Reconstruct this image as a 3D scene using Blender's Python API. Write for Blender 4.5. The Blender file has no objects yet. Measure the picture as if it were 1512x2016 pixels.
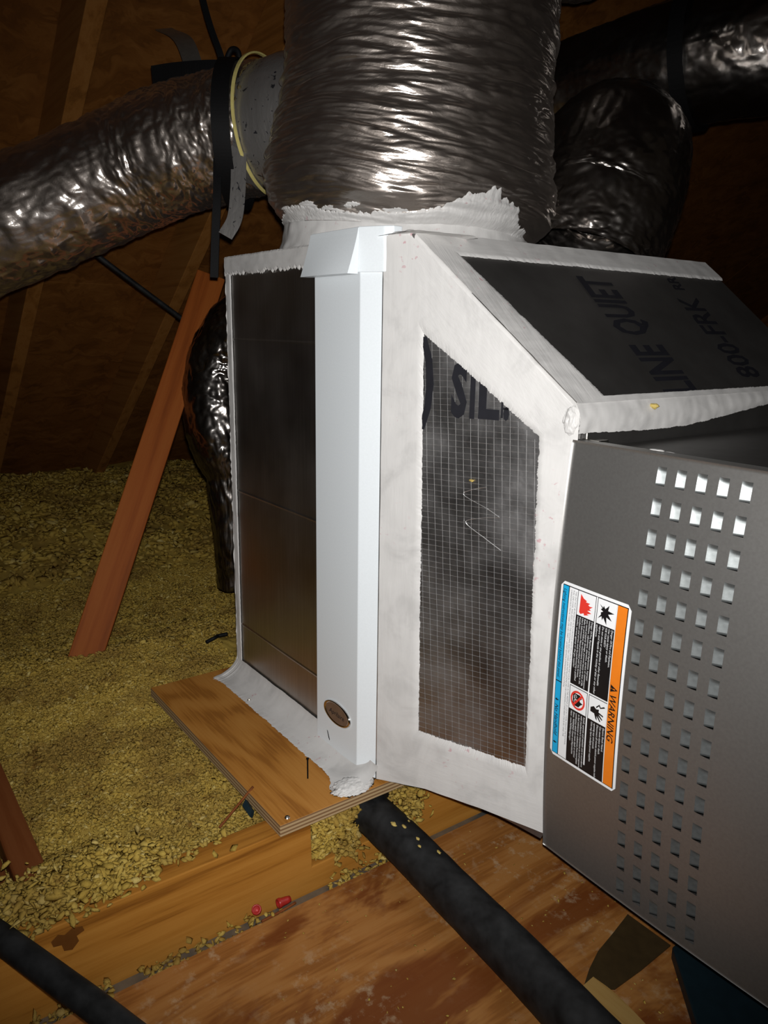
import bpy, bmesh, math, random
import numpy as np
from mathutils import Matrix, Vector

# ------------------------------------------------------------------ camera, world, flash, exposure
scn = bpy.context.scene
COL = scn.collection
# world axes: X along the furnace towards the photographer, Y away behind the front panel, Z up; metres;
# Z = 0 is the top of the plywood board under the plenum
CAM = np.array([1.1641, -0.5959, 0.6543])
YAW, PITCH, ROLL = math.radians(143.6093), math.radians(13.4655), math.radians(0.8921)
fw = Vector((math.cos(YAW)*math.cos(PITCH), math.sin(YAW)*math.cos(PITCH), -math.sin(PITCH)))
rt = fw.cross(Vector((0, 0, 1))).normalized()
up = rt.cross(fw)
c, s = math.cos(ROLL), math.sin(ROLL)
rt, up = c*rt + s*up, c*up - s*rt
cam_data = bpy.data.cameras.new('camera')
cam_data.sensor_fit = 'HORIZONTAL'
cam_data.sensor_width = 36.0
cam_data.lens = 36.0            # 1512 px focal length on a 1512 px wide frame
cam_data.clip_start = 0.02
cam = bpy.data.objects.new('camera', cam_data)
cam.matrix_world = Matrix(((rt.x, up.x, -fw.x, CAM[0]), (rt.y, up.y, -fw.y, CAM[1]),
                           (rt.z, up.z, -fw.z, CAM[2]), (0, 0, 0, 1)))
COL.objects.link(cam)
scn.camera = cam

world = bpy.data.worlds.new('attic_gloom')
world.use_nodes = True
world.node_tree.nodes['Background'].inputs[0].default_value = (1.0, 0.72, 0.48, 1)
world.node_tree.nodes['Background'].inputs[1].default_value = 0.006
scn.world = world

# the phone's flash, beside its lens
fl = bpy.data.lights.new('phone_flash', 'SPOT')
fl.energy = 52.0
fl.color = (1.0, 0.985, 0.97)
fl.shadow_soft_size = 0.006
fl.spot_size = math.radians(96)
fl.spot_blend = 1.0
flo = bpy.data.objects.new('phone_flash', fl)
flo.matrix_world = cam.matrix_world.copy()
flo.location = Vector(CAM) + up*0.022 + rt*0.004
COL.objects.link(flo)

scn.view_settings.view_transform = 'Standard'
scn.view_settings.look = 'None'
scn.view_settings.exposure = 0.0
scn.view_settings.gamma = 1.0
scn.view_settings.use_curve_mapping = False

# ------------------------------------------------------------------ noise
_rs = np.random.RandomState(7)
_perm = np.concatenate([_rs.permutation(256)]*3)
_grad = _rs.normal(size=(256, 3)); _grad /= np.linalg.norm(_grad, axis=1)[:, None]
def noise(x, y, z):
    x, y, z = np.broadcast_arrays(np.asarray(x, float), np.asarray(y, float), np.asarray(z, float))
    xi, yi, zi = np.floor(x).astype(int), np.floor(y).astype(int), np.floor(z).astype(int)
    xf, yf, zf = x-xi, y-yi, z-zi
    u, v, w = [t*t*t*(t*(t*6-15)+10) for t in (xf, yf, zf)]
    out = 0
    for a in (0, 1):
        for b in (0, 1):
            for d in (0, 1):
                h = _perm[_perm[_perm[(xi+a) & 255]+((yi+b) & 255)]+((zi+d) & 255)]
                g = _grad[h]
                val = g[..., 0]*(xf-a)+g[..., 1]*(yf-b)+g[..., 2]*(zf-d)
                out = out + val*(u if a else 1-u)*(v if b else 1-v)*(w if d else 1-w)
    return out
def fbm(x, y, z, n=4):
    o, a, f = 0, 1.0, 1.0
    for _ in range(n):
        o = o + a*noise(x*f, y*f, z*f); a *= .5; f *= 2.03
    return o
def n1(x, seed=0.0):
    return noise(np.asarray(x, float), 3.7+seed, 9.1+seed*1.7)

# ------------------------------------------------------------------ helpers
def link(o, parent=None):
    COL.objects.link(o)
    if parent is not None:
        o.parent = parent
        o.matrix_parent_inverse = Matrix.Translation(parent.location).inverted()
    return o
def mesh_obj(name, verts, faces, mats, parent=None, smooth=False, mat_idx=None):
    me = bpy.data.meshes.new(name)
    verts = np.asarray(verts, dtype=np.float32).reshape(-1, 3)
    if isinstance(faces, np.ndarray):
        n, k = faces.shape
        me.vertices.add(len(verts)); me.vertices.foreach_set('co', verts.ravel())
        me.loops.add(n*k); me.loops.foreach_set('vertex_index', faces.astype(np.int32).ravel())
        me.polygons.add(n); me.polygons.foreach_set('loop_start', np.arange(0, n*k, k, dtype=np.int32))
        me.update(calc_edges=True); me.validate()
    else:
        me.from_pydata([tuple(map(float, v)) for v in verts], [], [tuple(map(int, f)) for f in faces])
    for m in (mats if isinstance(mats, (list, tuple)) else [mats]):
        me.materials.append(m)
    if mat_idx is not None:
        me.polygons.foreach_set('material_index', np.asarray(mat_idx, dtype=np.int32))
    if smooth:
        me.polygons.foreach_set('use_smooth', np.ones(len(me.polygons), dtype=bool))
    me.update()
    return link(bpy.data.objects.new(name, me), parent)
def bm_obj(name, bm, mats, parent=None, smooth=False):
    me = bpy.data.meshes.new(name)
    bmesh.ops.recalc_face_normals(bm, faces=bm.faces)
    bm.to_mesh(me); bm.free()
    for m in (mats if isinstance(mats, (list, tuple)) else [mats]):
        me.materials.append(m)
    if smooth:
        me.polygons.foreach_set('use_smooth', np.ones(len(me.polygons), dtype=bool))
    return link(bpy.data.objects.new(name, me), parent)
def tag(o, label, cat=None, group=None, kind=None):
    o['label'] = label
    if cat: o['category'] = cat
    if group: o['group'] = group
    if kind: o['kind'] = kind
    return o
def thing(name, label, cat, loc):
    o = bpy.data.objects.new(name, None)
    o.empty_display_size = 0.05
    o.location = loc
    COL.objects.link(o)
    return tag(o, label, cat)
def bm_box(bm, lo, hi, bevel=0.0, seg=1):
    lo, hi = Vector(lo), Vector(hi)
    r = bmesh.ops.create_cube(bm, size=1.0)
    for v in r['verts']:
        v.co = Vector(((lo.x+hi.x)/2+v.co.x*(hi.x-lo.x), (lo.y+hi.y)/2+v.co.y*(hi.y-lo.y), (lo.z+hi.z)/2+v.co.z*(hi.z-lo.z)))
    if bevel:
        es = list({e for v in r['verts'] for e in v.link_edges})
        bmesh.ops.bevel(bm, geom=es, offset=bevel, segments=seg, affect='EDGES', profile=0.5)
def box(name, lo, hi, mat, parent=None, bevel=0.002, seg=2):
    bm = bmesh.new(); bm_box(bm, lo, hi, bevel, seg)
    return bm_obj(name, bm, mat, parent)
def prism(name, pts, vec, mats, parent=None, bevel=0.0, smooth=False):
    """closed polygon pts (3D) extruded along vec"""
    bm = bmesh.new()
    a = [bm.verts.new(p) for p in pts]
    b = [bm.verts.new(Vector(p)+Vector(vec)) for p in pts]
    bm.faces.new(a); bm.faces.new(b[::-1])
    n = len(a)
    for i in range(n):
        bm.faces.new((a[i], b[i], b[(i+1) % n], a[(i+1) % n]))
    if bevel:
        bmesh.ops.recalc_face_normals(bm, faces=bm.faces)
        bmesh.ops.bevel(bm, geom=list(bm.edges), offset=bevel, segments=2, affect='EDGES', profile=0.5)
    return bm_obj(name, bm, mats, parent, smooth)
def quads(nu, nv, wrap=False):
    """grid index i*nv+j ; i<nu rows, j<nv columns (wrap over j)"""
    i, j = np.meshgrid(np.arange(nu-1), np.arange(nv if wrap else nv-1), indexing='ij')
    j2 = (j+1) % nv
    return np.stack([i*nv+j, i*nv+j2, (i+1)*nv+j2, (i+1)*nv+j], -1).reshape(-1, 4)
def catmull(pts, n):
    P = np.asarray(pts, float)
    P = np.vstack([2*P[0]-P[1], P, 2*P[-1]-P[-2]])
    m = len(P)-3
    t = np.linspace(0, m, n); k = np.minimum(t.astype(int), m-1); u = (t-k)[:, None]
    a, b, c_, d = P[k], P[k+1], P[k+2], P[k+3]
    return .5*((2*b)+(-a+c_)*u+(2*a-5*b+4*c_-d)*u**2+(-a+3*b-3*c_+d)*u**3)
def frames(path):
    tan = np.gradient(path, axis=0); tan /= np.linalg.norm(tan, axis=1)[:, None]
    ref = np.array([0, 0, 1.0]) if abs(tan[0][2]) < .9 else np.array([0, -1.0, 0])
    A = np.zeros_like(path); B = np.zeros_like(path)
    a = ref-tan[0]*(ref@tan[0]); a /= np.linalg.norm(a)
    for i in range(len(path)):
        a = a-tan[i]*(a@tan[i]); a /= np.linalg.norm(a)
        A[i] = a; B[i] = np.cross(tan[i], a)
    return tan, A, B
def tube(name, pts, r, mat, parent=None, n=60, k=20, caps=True, rfun=None, raw=False):
    path = catmull(pts, n)
    tan, A, B = frames(path)
    th = np.linspace(0, 2*np.pi, k, endpoint=False)
    rr = np.full((n, k), r) if rfun is None else rfun(np.linspace(0, 1, n)[:, None], th[None, :])
    V = path[:, None]+rr[..., None]*(np.cos(th)[None, :, None]*A[:, None]+np.sin(th)[None, :, None]*B[:, None])
    F = quads(n, k, True)
    V = V.reshape(-1, 3)
    fl_ = [tuple(f) for f in F]
    if caps:
        fl_ += [tuple(range(k))[::-1], tuple(range((n-1)*k, n*k))]
    return mesh_obj(name, V, fl_, mat, parent, smooth=True)
def strap(name, pts, wdir, width, thick, mat, parent=None, n=60):
    """flat band along a path, width along wdir (vector or per-point list)"""
    path = catmull(pts, n)
    tan = np.gradient(path, axis=0); tan /= np.linalg.norm(tan, axis=1)[:, None]
    W = np.asarray(wdir, float)
    W = np.broadcast_to(W, path.shape) if W.ndim == 1 else catmull(W, n)
    W = W-tan*np.sum(W*tan, 1)[:, None]; W = W/np.linalg.norm(W, axis=1)[:, None]
    N = np.cross(tan, W)
    q = [(-.5, -.5), (.5, -.5), (.5, .5), (-.5, .5)]
    V = np.stack([path+W*width*a+N*thick*b for a, b in q], 1).reshape(-1, 3)
    F = [tuple(f) for f in quads(n, 4, True)]+[(3, 2, 1, 0), tuple(range((n-1)*4, n*4))]
    return mesh_obj(name, V, F, mat, parent)

# ------------------------------------------------------------------ materials
class NT:
    def __init__(self, name):
        self.m = bpy.data.materials.new(name); self.m.use_nodes = True
        self.t = self.m.node_tree; self.n = self.t.nodes; self.b = self.n['Principled BSDF']
    def new(self, t, **kw):
        nd = self.n.new(t)
        for k, v in kw.items():
            if hasattr(nd, k): setattr(nd, k, v)
            else: nd.inputs[k].default_value = v
        return nd
    def l(self, a, b): self.t.links.new(a, b)
    def coords(self, scale=(1, 1, 1), rot=(0, 0, 0)):
        tc = self.new('ShaderNodeTexCoord'); mp = self.new('ShaderNodeMapping')
        mp.inputs['Scale'].default_value = scale; mp.inputs['Rotation'].default_value = rot
        self.l(tc.outputs['Object'], mp.inputs[0]); return mp.outputs[0]
    def noise(self, vec, scale, detail=3, rough=.55, dist=0.0):
        nd = self.new('ShaderNodeTexNoise'); nd.inputs['Scale'].default_value = scale
        nd.inputs['Detail'].default_value = detail; nd.inputs['Roughness'].default_value = rough
        nd.inputs['Distortion'].default_value = dist
        if vec is not None: self.l(vec, nd.inputs['Vector'])
        return nd.outputs['Fac']
    def ramp(self, fac, stops):
        nd = self.new('ShaderNodeValToRGB'); e = nd.color_ramp.elements
        while len(e) > 1: e.remove(e[-1])
        e[0].position = stops[0][0]; e[0].color = (*stops[0][1], 1)
        for p, col in stops[1:]:
            k = e.new(p); k.color = (*col, 1)
        self.l(fac, nd.inputs[0]); return nd.outputs[0]
    def mix(self, fac, a, b, mode='MIX'):
        nd = self.new('ShaderNodeMix', data_type='RGBA', blend_type=mode)
        for sock, v in ((0, fac), (6, a), (7, b)):
            if hasattr(v, 'is_linked') or hasattr(v, 'links'): self.l(v, nd.inputs[sock])
            else: nd.inputs[sock].default_value = v if sock == 0 else (*v, 1)
        return nd.outputs[2]
    def math(self, op, a, b=0.0):
        nd = self.new('ShaderNodeMath', operation=op)
        for i, v in enumerate((a, b)):
            if hasattr(v, 'links'): self.l(v, nd.inputs[i])
            else: nd.inputs[i].default_value = v
        return nd.outputs[0]
    def bump(self, h, strength, dist=0.002):
        nd = self.new('ShaderNodeBump'); nd.inputs['Strength'].default_value = strength; nd.inputs['Distance'].default_value = dist
        self.l(h, nd.inputs['Height']); self.l(nd.outputs[0], self.b.inputs['Normal']); return nd
    def set(self, col=None, rough=None, metal=None, spec=None):
        for k, v in (('Base Color', col), ('Roughness', rough), ('Metallic', metal), ('Specular IOR Level', spec)):
            if v is None: continue
            if hasattr(v, 'links'): self.l(v, self.b.inputs[k])
            elif k == 'Base Color': self.b.inputs[k].default_value = (*v, 1)
            else: self.b.inputs[k].default_value = v
        return self
def plain(name, col, rough=.5, metal=0.0, spec=.5, var=.06, bump=.1, scale=60):
    t = NT(name)
    f = t.noise(t.coords(), scale, 3)
    dk = tuple(x*(1-2*var) for x in col); lt = tuple(min(1, x*(1+2*var)) for x in col)
    t.set(t.ramp(f, [(.3, dk), (.7, lt)]), rough, metal, spec)
    if bump: t.bump(f, bump, .0006)
    return t.m
def wood(name, axis, dark, mid, light, grain=34, rough=.6, stain=None, knots=True):
    """axis 0/1/2: grain direction"""
    t = NT(name)
    sc = [1.0, 1.0, 1.0]; sc[axis] = .045
    v = t.coords(tuple(sc))
    warp = t.noise(v, 5, 3, .5, .6)
    tc = t.coords(tuple(sc))
    add = t.new('ShaderNodeVectorMath', operation='ADD'); comb = t.new('ShaderNodeCombineXYZ')
    for i in range(3): t.l(t.math('MULTIPLY', warp, .11), comb.inputs[i])
    t.l(tc, add.inputs[0]); t.l(comb.outputs[0], add.inputs[1])
    rings = t.noise(add.outputs[0], grain, 2, .45, .3)
    fine = t.noise(v, grain*9, 2, .6)
    a = t.math('ADD', t.math('MULTIPLY', rings, .8), t.math('MULTIPLY', fine, .22))
    col = t.ramp(a, [(.34, dark), (.45, mid), (.56, light), (.66, mid), (.74, dark)])
    big = t.noise(t.coords((1, 1, 1)), 5.5, 4, .6)
    if stain: col = t.mix(t.ramp(big, [(.52, (0, 0, 0)), (.66, (.8, .8, .8))]), col, stain)
    t.set(col, rough, 0, .12)
    t.bump(a, .25, .0012)
    return t.m
M = {}
# crinkled aluminium duct jacket
def foil_mat(name, sc, rough=.20, fine=70, b1=.42, b2=.22, k=1.0, st=.55, haze=.5):
    t = NT(name)
    v = t.coords(sc)
    rd = t.new('ShaderNodeTexNoise'); rd.noise_type = 'RIDGED_MULTIFRACTAL'
    rd.inputs['Scale'].default_value = fine; rd.inputs['Detail'].default_value = 4; rd.inputs['Distortion'].default_value = .35
    rd.inputs['Roughness'].default_value = .55
    t.l(v, rd.inputs['Vector'])
    gl = t.noise(v, fine*2.6, 3, .6, .5)
    t.set(t.ramp(t.noise(v, 9, 3), [(.3, (.62*k, .56*k, .51*k)), (.7, (.82*k, .79*k, .76*k))]), t.ramp(t.noise(v, 10, 3, .55), [(.34, (rough*.75,)*3), (.66, (rough*1.45,)*3)]), 1.0)
    h = t.math('ADD', t.math('MULTIPLY', rd.outputs['Fac'], b1), t.math('MULTIPLY', gl, b2))
    bmp = t.bump(h, st, .0030)
    # the clouded film over the foil: a broader lobe beside the sharp one
    p2 = t.new('ShaderNodeBsdfPrincipled'); mx = t.new('ShaderNodeMixShader')
    p2.inputs['Metallic'].default_value = 1.0; p2.inputs['Roughness'].default_value = .52
    p2.inputs['Base Color'].default_value = (.62*k, .54*k, .48*k, 1)
    t.l(bmp.outputs[0], p2.inputs['Normal'])
    mx.inputs[0].default_value = haze
    t.l(t.b.outputs[0], mx.inputs[1]); t.l(p2.outputs[0], mx.inputs[2])
    t.l(mx.outputs[0], t.n['Material Output'].inputs['Surface'])
    return t.m
M['foil'] = foil_mat('foil_jacket', (1, 1, 3.0), .17, 24, st=.95, haze=.34)
M['foil_iso'] = foil_mat('foil_jacket_creased', (1, 1, 1), .16, 30, st=.75, haze=.28)
M['foil_shaded'] = foil_mat('foil_jacket_shaded', (1, 1, 1.3), .20, 24, .30, .14, .55, haze=.10)  # same foil, gloom on the right-hand ducts put into its colour
M['foil_dark'] = foil_mat('foil_jacket_deep_shade', (1, 1, 1.3), .20, 24, .30, .14, .32, haze=.05)  # colour lowered further to stand for the gloom behind the plank
t = NT('foil_tape')
v = t.coords()
ink = t.noise(v, 70, 3, .5, 1.5)
t.set(t.ramp(ink, [(.64, (.40, .385, .37)), (.67, (.07, .07, .08))]), .36, .75); t.bump(t.noise(t.coords((1, 1, .3)), 70, 3), .55, .003)
M['foil_tape'] = t.m
# duct board facing (smooth foil)
t = NT('duct_board_foil')
v = t.coords()
t.set(t.ramp(t.noise(v, 14, 4, .6), [(.3, (.50, .49, .49)), (.7, (.66, .65, .65))]), t.ramp(t.noise(v, 11, 4, .6), [(.3, (.27,)*3), (.7, (.46,)*3)]), 1.0)
t.bump(t.noise(v, 16, 4, .6), .30, .004)
M['board_foil'] = t.m
t = NT('duct_board_foil_dark')  # copy of the board foil with a darker base colour
v = t.coords()
t.set(t.ramp(t.noise(v, 14, 4, .6), [(.3, (.25, .24, .23)), (.7, (.34, .33, .32))]), .44, .97)
t.bump(t.noise(v, 260, 2, .6), .12, .001)
M['board_dark'] = t.m
M['thread'] = plain('scrim_thread', (.72, .72, .72), .32, .9, bump=0)
# galvanised sheet
t = NT('galvanised_sheet')
v = t.coords((60, 60, 1.4))
sp = t.noise(t.coords(), 6, 3, .5)
t.set(t.ramp(t.noise(v, 6, 3), [(.3, (.46, .44, .42)), (.7, (.54, .52, .50))]), t.ramp(sp, [(.3, (.30,)*3), (.7, (.43,)*3)]), 1.0)
t.bump(t.noise(v, 5, 2), .05, .0006)
M['galv'] = t.m
# white brushed-on mastic
def mastic(name, sc, tint=(.625, .615, .60), rot=None, strokes=.30):
    t = NT(name)
    v = t.coords(sc)
    if rot is not None:                      # brush strokes along a slanting direction
        r0 = t.coords((1, 1, 1), rot); mp2 = t.new('ShaderNodeMapping'); mp2.inputs['Scale'].default_value = sc
        t.l(r0, mp2.inputs[0]); v = mp2.outputs[0]
    st = t.noise(v, 85, 4, .6, .2); bl = t.noise(t.coords(), 16, 4, .6, .5)
    col = t.ramp(bl, [(.28, tuple(x*.80 for x in tint)), (.5, tint), (.8, tuple(min(1, x*1.06) for x in tint))])
    pk = t.noise(t.coords(), 120, 2, .5)
    pk2 = t.noise(t.coords(), 7, 2, .5)
    m1 = t.math('MULTIPLY', t.ramp(pk, [(.66, (0, 0, 0)), (.72, (1, 1, 1))]), t.ramp(pk2, [(.55, (0, 0, 0)), (.65, (.7, .7, .7))]))
    col = t.mix(m1, col, (.52, .27, .30))
    t.set(col, .5, 0, .4)
    t.bump(t.math('ADD', st, t.math('MULTIPLY', bl, .5)), strokes, .0018)
    return t.m
M['mastic'] = mastic('mastic', (1, 1, .16))
M['mastic_h'] = mastic('mastic_brushed_across', (.16, .16, 1))
M['mastic_d'] = mastic('mastic_brushed_slanting', (.10, 1, 1), rot=(0, -math.pi/4, 0), strokes=.55)
M['cover'] = plain('white_powder_coat', (.80, .85, .88), .38, 0, .5, var=.01, bump=.04, scale=400)
M['chrome'] = plain('badge_chrome', (.72, .70, .68), .12, 1.0, bump=0)
M['badge'] = plain('badge_face', (.42, .41, .42), .3, .9, bump=0)
M['ink'] = plain('black_ink', (.012, .012, .016), .5, 0, .3, bump=0)
# furnace paint
t = NT('furnace_grey_paint')
v = t.coords()
t.set(t.ramp(t.noise(v, 300, 2), [(.3, (.37, .36, .345)), (.7, (.41, .40, .385))]), .42, .86, .5)
t.bump(t.noise(v, 900, 2), .05, .0003)
M['furnace'] = t.m
M['furnace_dark'] = plain('furnace_top_metal', (.11, .105, .10), .42, .8, bump=.05)
M['flange'] = plain('galvanised_flange', (.52, .56, .55), .45, .55, bump=.05)
M['louver'] = plain('louver_metal', (.27, .29, .29), .44, .84, bump=.06, scale=200)
M['void'] = plain('dark_void', (.004, .004, .004), .9, 0, .1, bump=0)
M['lab_white'] = plain('label_white', (.86, .87, .88), .4, 0, .4, var=.01, bump=0)
M['lab_black'] = plain('label_black', (.010, .009, .010), .35, 0, .4, bump=0)
M['lab_orange'] = plain('label_orange', (.80, .21, .015), .4, 0, .4, var=.02, bump=0)
M['lab_blue'] = plain('label_blue', (.012, .40, .74), .4, 0, .4, var=.02, bump=0)
M['lab_red'] = plain('label_red', (.74, .045, .03), .4, 0, .4, var=.02, bump=0)
M['rubber'] = plain('black_foam_insulation', (.012, .0125, .013), .6, 0, .28, var=.35, bump=.5, scale=45)
M['strap'] = plain('black_webbing', (.005, .005, .0055), .65, 0, .2, bump=.2, scale=300)
M['steel'] = plain('dull_steel', (.28, .29, .27), .45, .8, bump=.2)
M['screw'] = plain('zinc_screw', (.62, .60, .56), .25, 1.0, bump=0)
M['tie'] = plain('yellowed_nylon', (.72, .62, .22), .4, 0, .5, bump=0)
M['red'] = plain('red_plastic', (.36, .018, .015), .35, 0, .5, bump=0)
M['blue'] = plain('dark_blue_paint', (.008, .020, .027), .5, .2, .4, bump=.1)
M['kraft'] = plain('shaded_kraft', (.045, .028, .010), .55, 0, .35, var=.08, bump=.15)  # albedo lowered to hold the shade under the furnace
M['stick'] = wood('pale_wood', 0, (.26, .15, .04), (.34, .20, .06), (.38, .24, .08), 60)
M['joist'] = wood('joist_pine', 1, (.20, .072, .010), (.39, .165, .026), (.45, .205, .038), 26, .55)
M['rafter'] = wood('rafter_pine', 0, (.20, .08, .018), (.28, .115, .026), (.32, .14, .036), 30)
M['plank'] = wood('red_pine', 2, (.19, .046, .007), (.25, .064, .010), (.28, .080, .014), 30)
M['stud'] = wood('dark_red_pine', 0, (.13, .036, .010), (.17, .050, .014), (.20, .065, .02), 30)
# plywood with long cathedral grain; its edge shows plies
def plywood(name, axis, dark, mid, light, stain, dust=0.0, zc=None):
    t = NT(name)
    sc = [1.0, 1.0, 1.0]; sc[axis] = .30
    v = t.coords(tuple(sc))
    warp = t.noise(v, 6.5, 2, .5, .3)
    rings = t.math('SINE', t.math('ADD', t.math('MULTIPLY', warp, 46.0), t.math('MULTIPLY', t.noise(v, 30, 2), 2.2)))
    fine = t.noise(t.coords(tuple(1.0 if i != axis else .05 for i in range(3))), 240, 2)
    a = t.math('ADD', t.math('MULTIPLY', rings, .22), t.math('MULTIPLY', fine, 1.0))
    col = t.ramp(a, [(.25, dark), (.45, mid), (.72, light)])
    if stain:
        big = t.noise(t.coords(tuple(1.0 if i != axis else .35 for i in range(3)), (0, 0, .5)), 6.5, 5, .65, .7)
        col = t.mix(t.ramp(big, [(.52, (0, 0, 0)), (.60, (.85, .85, .85))]), col, stain)
    if dust:
        d1 = t.noise(t.coords(), 42, 5, .7); d2 = t.noise(t.coords(), 4.2, 3, .6)
        m = t.math('MULTIPLY', t.ramp(d1, [(.53, (0, 0, 0)), (.66, (1, 1, 1))]), t.ramp(d2, [(.46, (.04,)*3), (.60, (dust,)*3)]))
        col = t.mix(m, col, (.52, .40, .25))
    if zc is not None:                                   # plies on the vertical edge
        geo = t.new('ShaderNodeNewGeometry'); sx = t.new('ShaderNodeSeparateXYZ'); t.l(geo.outputs['Normal'], sx.inputs[0])
        side = t.math('LESS_THAN', t.math('ABSOLUTE', sx.outputs[2]), .5)
        pz = t.new('ShaderNodeSeparateXYZ'); t.l(geo.outputs['Position'], pz.inputs[0])
        st = t.math('SINE', t.math('MULTIPLY', pz.outputs[2], 1100.0))
        ply = t.ramp(t.math('ADD', t.math('MULTIPLY', st, .35), .5), [(.2, (.20, .11, .05)), (.7, (.46, .33, .18))])
        col = t.mix(side, col, ply)
    t.set(col, .65, 0, .2)
    t.bump(a, .12, .001)
    return t.m
M['ply'] = plywood('base_plywood', 0, (.30, .115, .018), (.41, .17, .03), (.46, .205, .042), None, 0, 1)
M['deck'] = plywood('deck_plywood', 1, (.26, .10, .022), (.33, .135, .032), (.37, .165, .045), (.15, .038, .007), .55)
# OSB roof sheathing
t = NT('osb')
v = t.coords((1, 1, 1))
vo = t.new('ShaderNodeTexVoronoi'); vo.inputs['Scale'].default_value = 26
mp = t.coords((1, .35, 1), (0, 0, .6)); wv = t.noise(t.coords(), 9, 3, .6, 1.0)
ad = t.new('ShaderNodeVectorMath', operation='ADD'); cb = t.new('ShaderNodeCombineXYZ')
for i in range(3): t.l(t.math('MULTIPLY', wv, .12), cb.inputs[i])
t.l(mp, ad.inputs[0]); t.l(cb.outputs[0], ad.inputs[1]); t.l(ad.outputs[0], vo.inputs['Vector'])
t.set(t.mix(t.noise(t.coords(), 3, 3), t.ramp(t.noise(ad.outputs[0], 30, 3), [(.3, (.20, .08, .02)), (.5, (.30, .13, .035)), (.7, (.40, .19, .06))]), t.mix(.5, vo.outputs['Color'], (.26, .115, .03)), 'MULTIPLY'), .6, 0, .3)
bs = t.ramp(t.noise(ad.outputs[0], 26, 4, .6), [(.28, (.12, .042, .007)), (.5, (.20, .074, .014)), (.72, (.27, .11, .025))])
t.l(bs, t.b.inputs['Base Color'])
t.bump(t.noise(ad.outputs[0], 26, 4, .6), .3, .003)
M['osb'] = t.m
# loose fill
t = NT('yellow_loose_fill')
geo = t.new('ShaderNodeNewGeometry')
cl = t.ramp(geo.outputs['Random Per Island'], [(0, (.40, .265, .050)), (.5, (.47, .325, .066)), (.9, (.53, .385, .095)), (1, (.64, .51, .19))])
big = t.noise(t.coords(), 7, 4, .6)
dirt = t.noise(t.coords(), 38, 4, .6)
cl = t.mix(t.ramp(big, [(.38, (.75,)*3), (.56, (0, 0, 0))]), cl, (.26, .16, .040))
cl = t.mix(t.ramp(dirt, [(.30, (.85,)*3), (.40, (0, 0, 0))]), cl, (.15, .075, .016))
t.set(cl, .85, 0, .08)
t.bump(t.noise(t.coords(), 420, 4, .65), .55, .003)
t.b.inputs['Subsurface Weight'].default_value = 0.0
M['fill'] = t.m

# ------------------------------------------------------------------ setting: roof, deck
RM = 0.72                                       # roof pitch
def roof_z(x): return 0.05+(x+2.3)*RM
ceil_e = bpy.data.objects.new('ceiling', None); ceil_e.location = (-2.3, 0, .05); COL.objects.link(ceil_e)
tag(ceil_e, 'sloping roof underside of brown OSB sheathing', kind='structure')
nz = Vector((-RM, 0, 1)).normalized()
k = 0
for j, (xa, xb) in enumerate([(-2.35, -1.30), (-1.297, -.25), (-.247, .80), (.803, 1.85), (1.853, 2.6)]):
    off = [0, -1.1, .3, -.6, .1][j]
    y = -3.0+off
    while y < 3.9:
        a = (xa, y, roof_z(xa)); b = (xb, y, roof_z(xb)); c_ = (xb, y+2.436, roof_z(xb)); d = (xa, y+2.436, roof_z(xa))
        prism('sheathing_sheet', [a, b, c_, d], nz*0.012, M['osb'], ceil_e)
        y += 2.44
wb = prism('wall_back', [(-2.4, 4.05, -.2), (2.6, 4.05, -.2), (2.6, 4.05, roof_z(2.6)), (-2.4, 4.05, roof_z(-2.4))], (0, .012, 0), M['osb'])
tag(wb, 'far gable wall of OSB lost in the dark', kind='structure')
RAF = [(-.108, -.070, 'pine rafter crossing the OSB roof above the silver duct on the left'),
       (.298, .336, 'dark pine rafter behind the leaning red plank')]
for ya, yb, lab in RAF:
    xa, xb = -2.3, 2.3
    o = prism('rafter', [(xa, ya, roof_z(xa)-.001), (xb, ya, roof_z(xb)-.001), (xb, ya, roof_z(xb)-.163), (xa, ya, roof_z(xa)-.163)],
              (0, yb-ya, 0), M['rafter'], None, .002)
    tag(o, lab, 'rafter')

DZ = -0.118                                     # deck surface
floor_e = bpy.data.objects.new('floor', None); floor_e.location = (1.0, 0, DZ); COL.objects.link(floor_e)
tag(floor_e, 'stained plywood walkway deck in front of the furnace', kind='structure')
box('plywood_sheet', (.374, -2.0, DZ-.018), (1.59, 1.7, DZ), M['deck'], floor_e, .001, 1)
box('plywood_sheet', (1.594, -2.0, DZ-.018), (2.8, 1.7, DZ), M['deck'], floor_e, .001, 1)

# ------------------------------------------------------------------ joist with its notch
yz = [(-1.6, -.26), (-1.6, -.0185), (-.112, -.0185), (-.110, -.094), (.062, -.094), (.064, -.0185), (1.4, -.0185), (1.4, -.26)]
jo = prism('ceiling_joist', [(.346, y, z) for y, z in yz], (-.038, 0, 0), M['joist'], None, .0015)
ks = mesh_obj('resin_stain', [(.3467, -.440+dy, -.040+dz) for dy, dz in ((-.018, .004), (-.010, .010), (-.003, .006), (.006, .011), (.017, .008), (.019, .001), (.010, -.002), (.012, -.010), (.004, -.018), (-.005, -.015), (-.007, -.006), (-.016, -.004))], [tuple(range(12))], plain('resin', (.13, .045, .006), .5, bump=0), jo)
ks['label'] = 'dark resin stain'
tag(jo, 'honey pine joist with a notch, carrying the plywood board', 'joist')
o = strap('metal_strip', [(.360, -1.3, -.134), (.360, -.5, -.131), (.360, -.2, -.133), (.360, .25, -.136)], (1, 0, 0), .022, .002, M['steel'])
tag(o, 'grey metal strip in the gap between joist and deck', 'metal strip')

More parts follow.
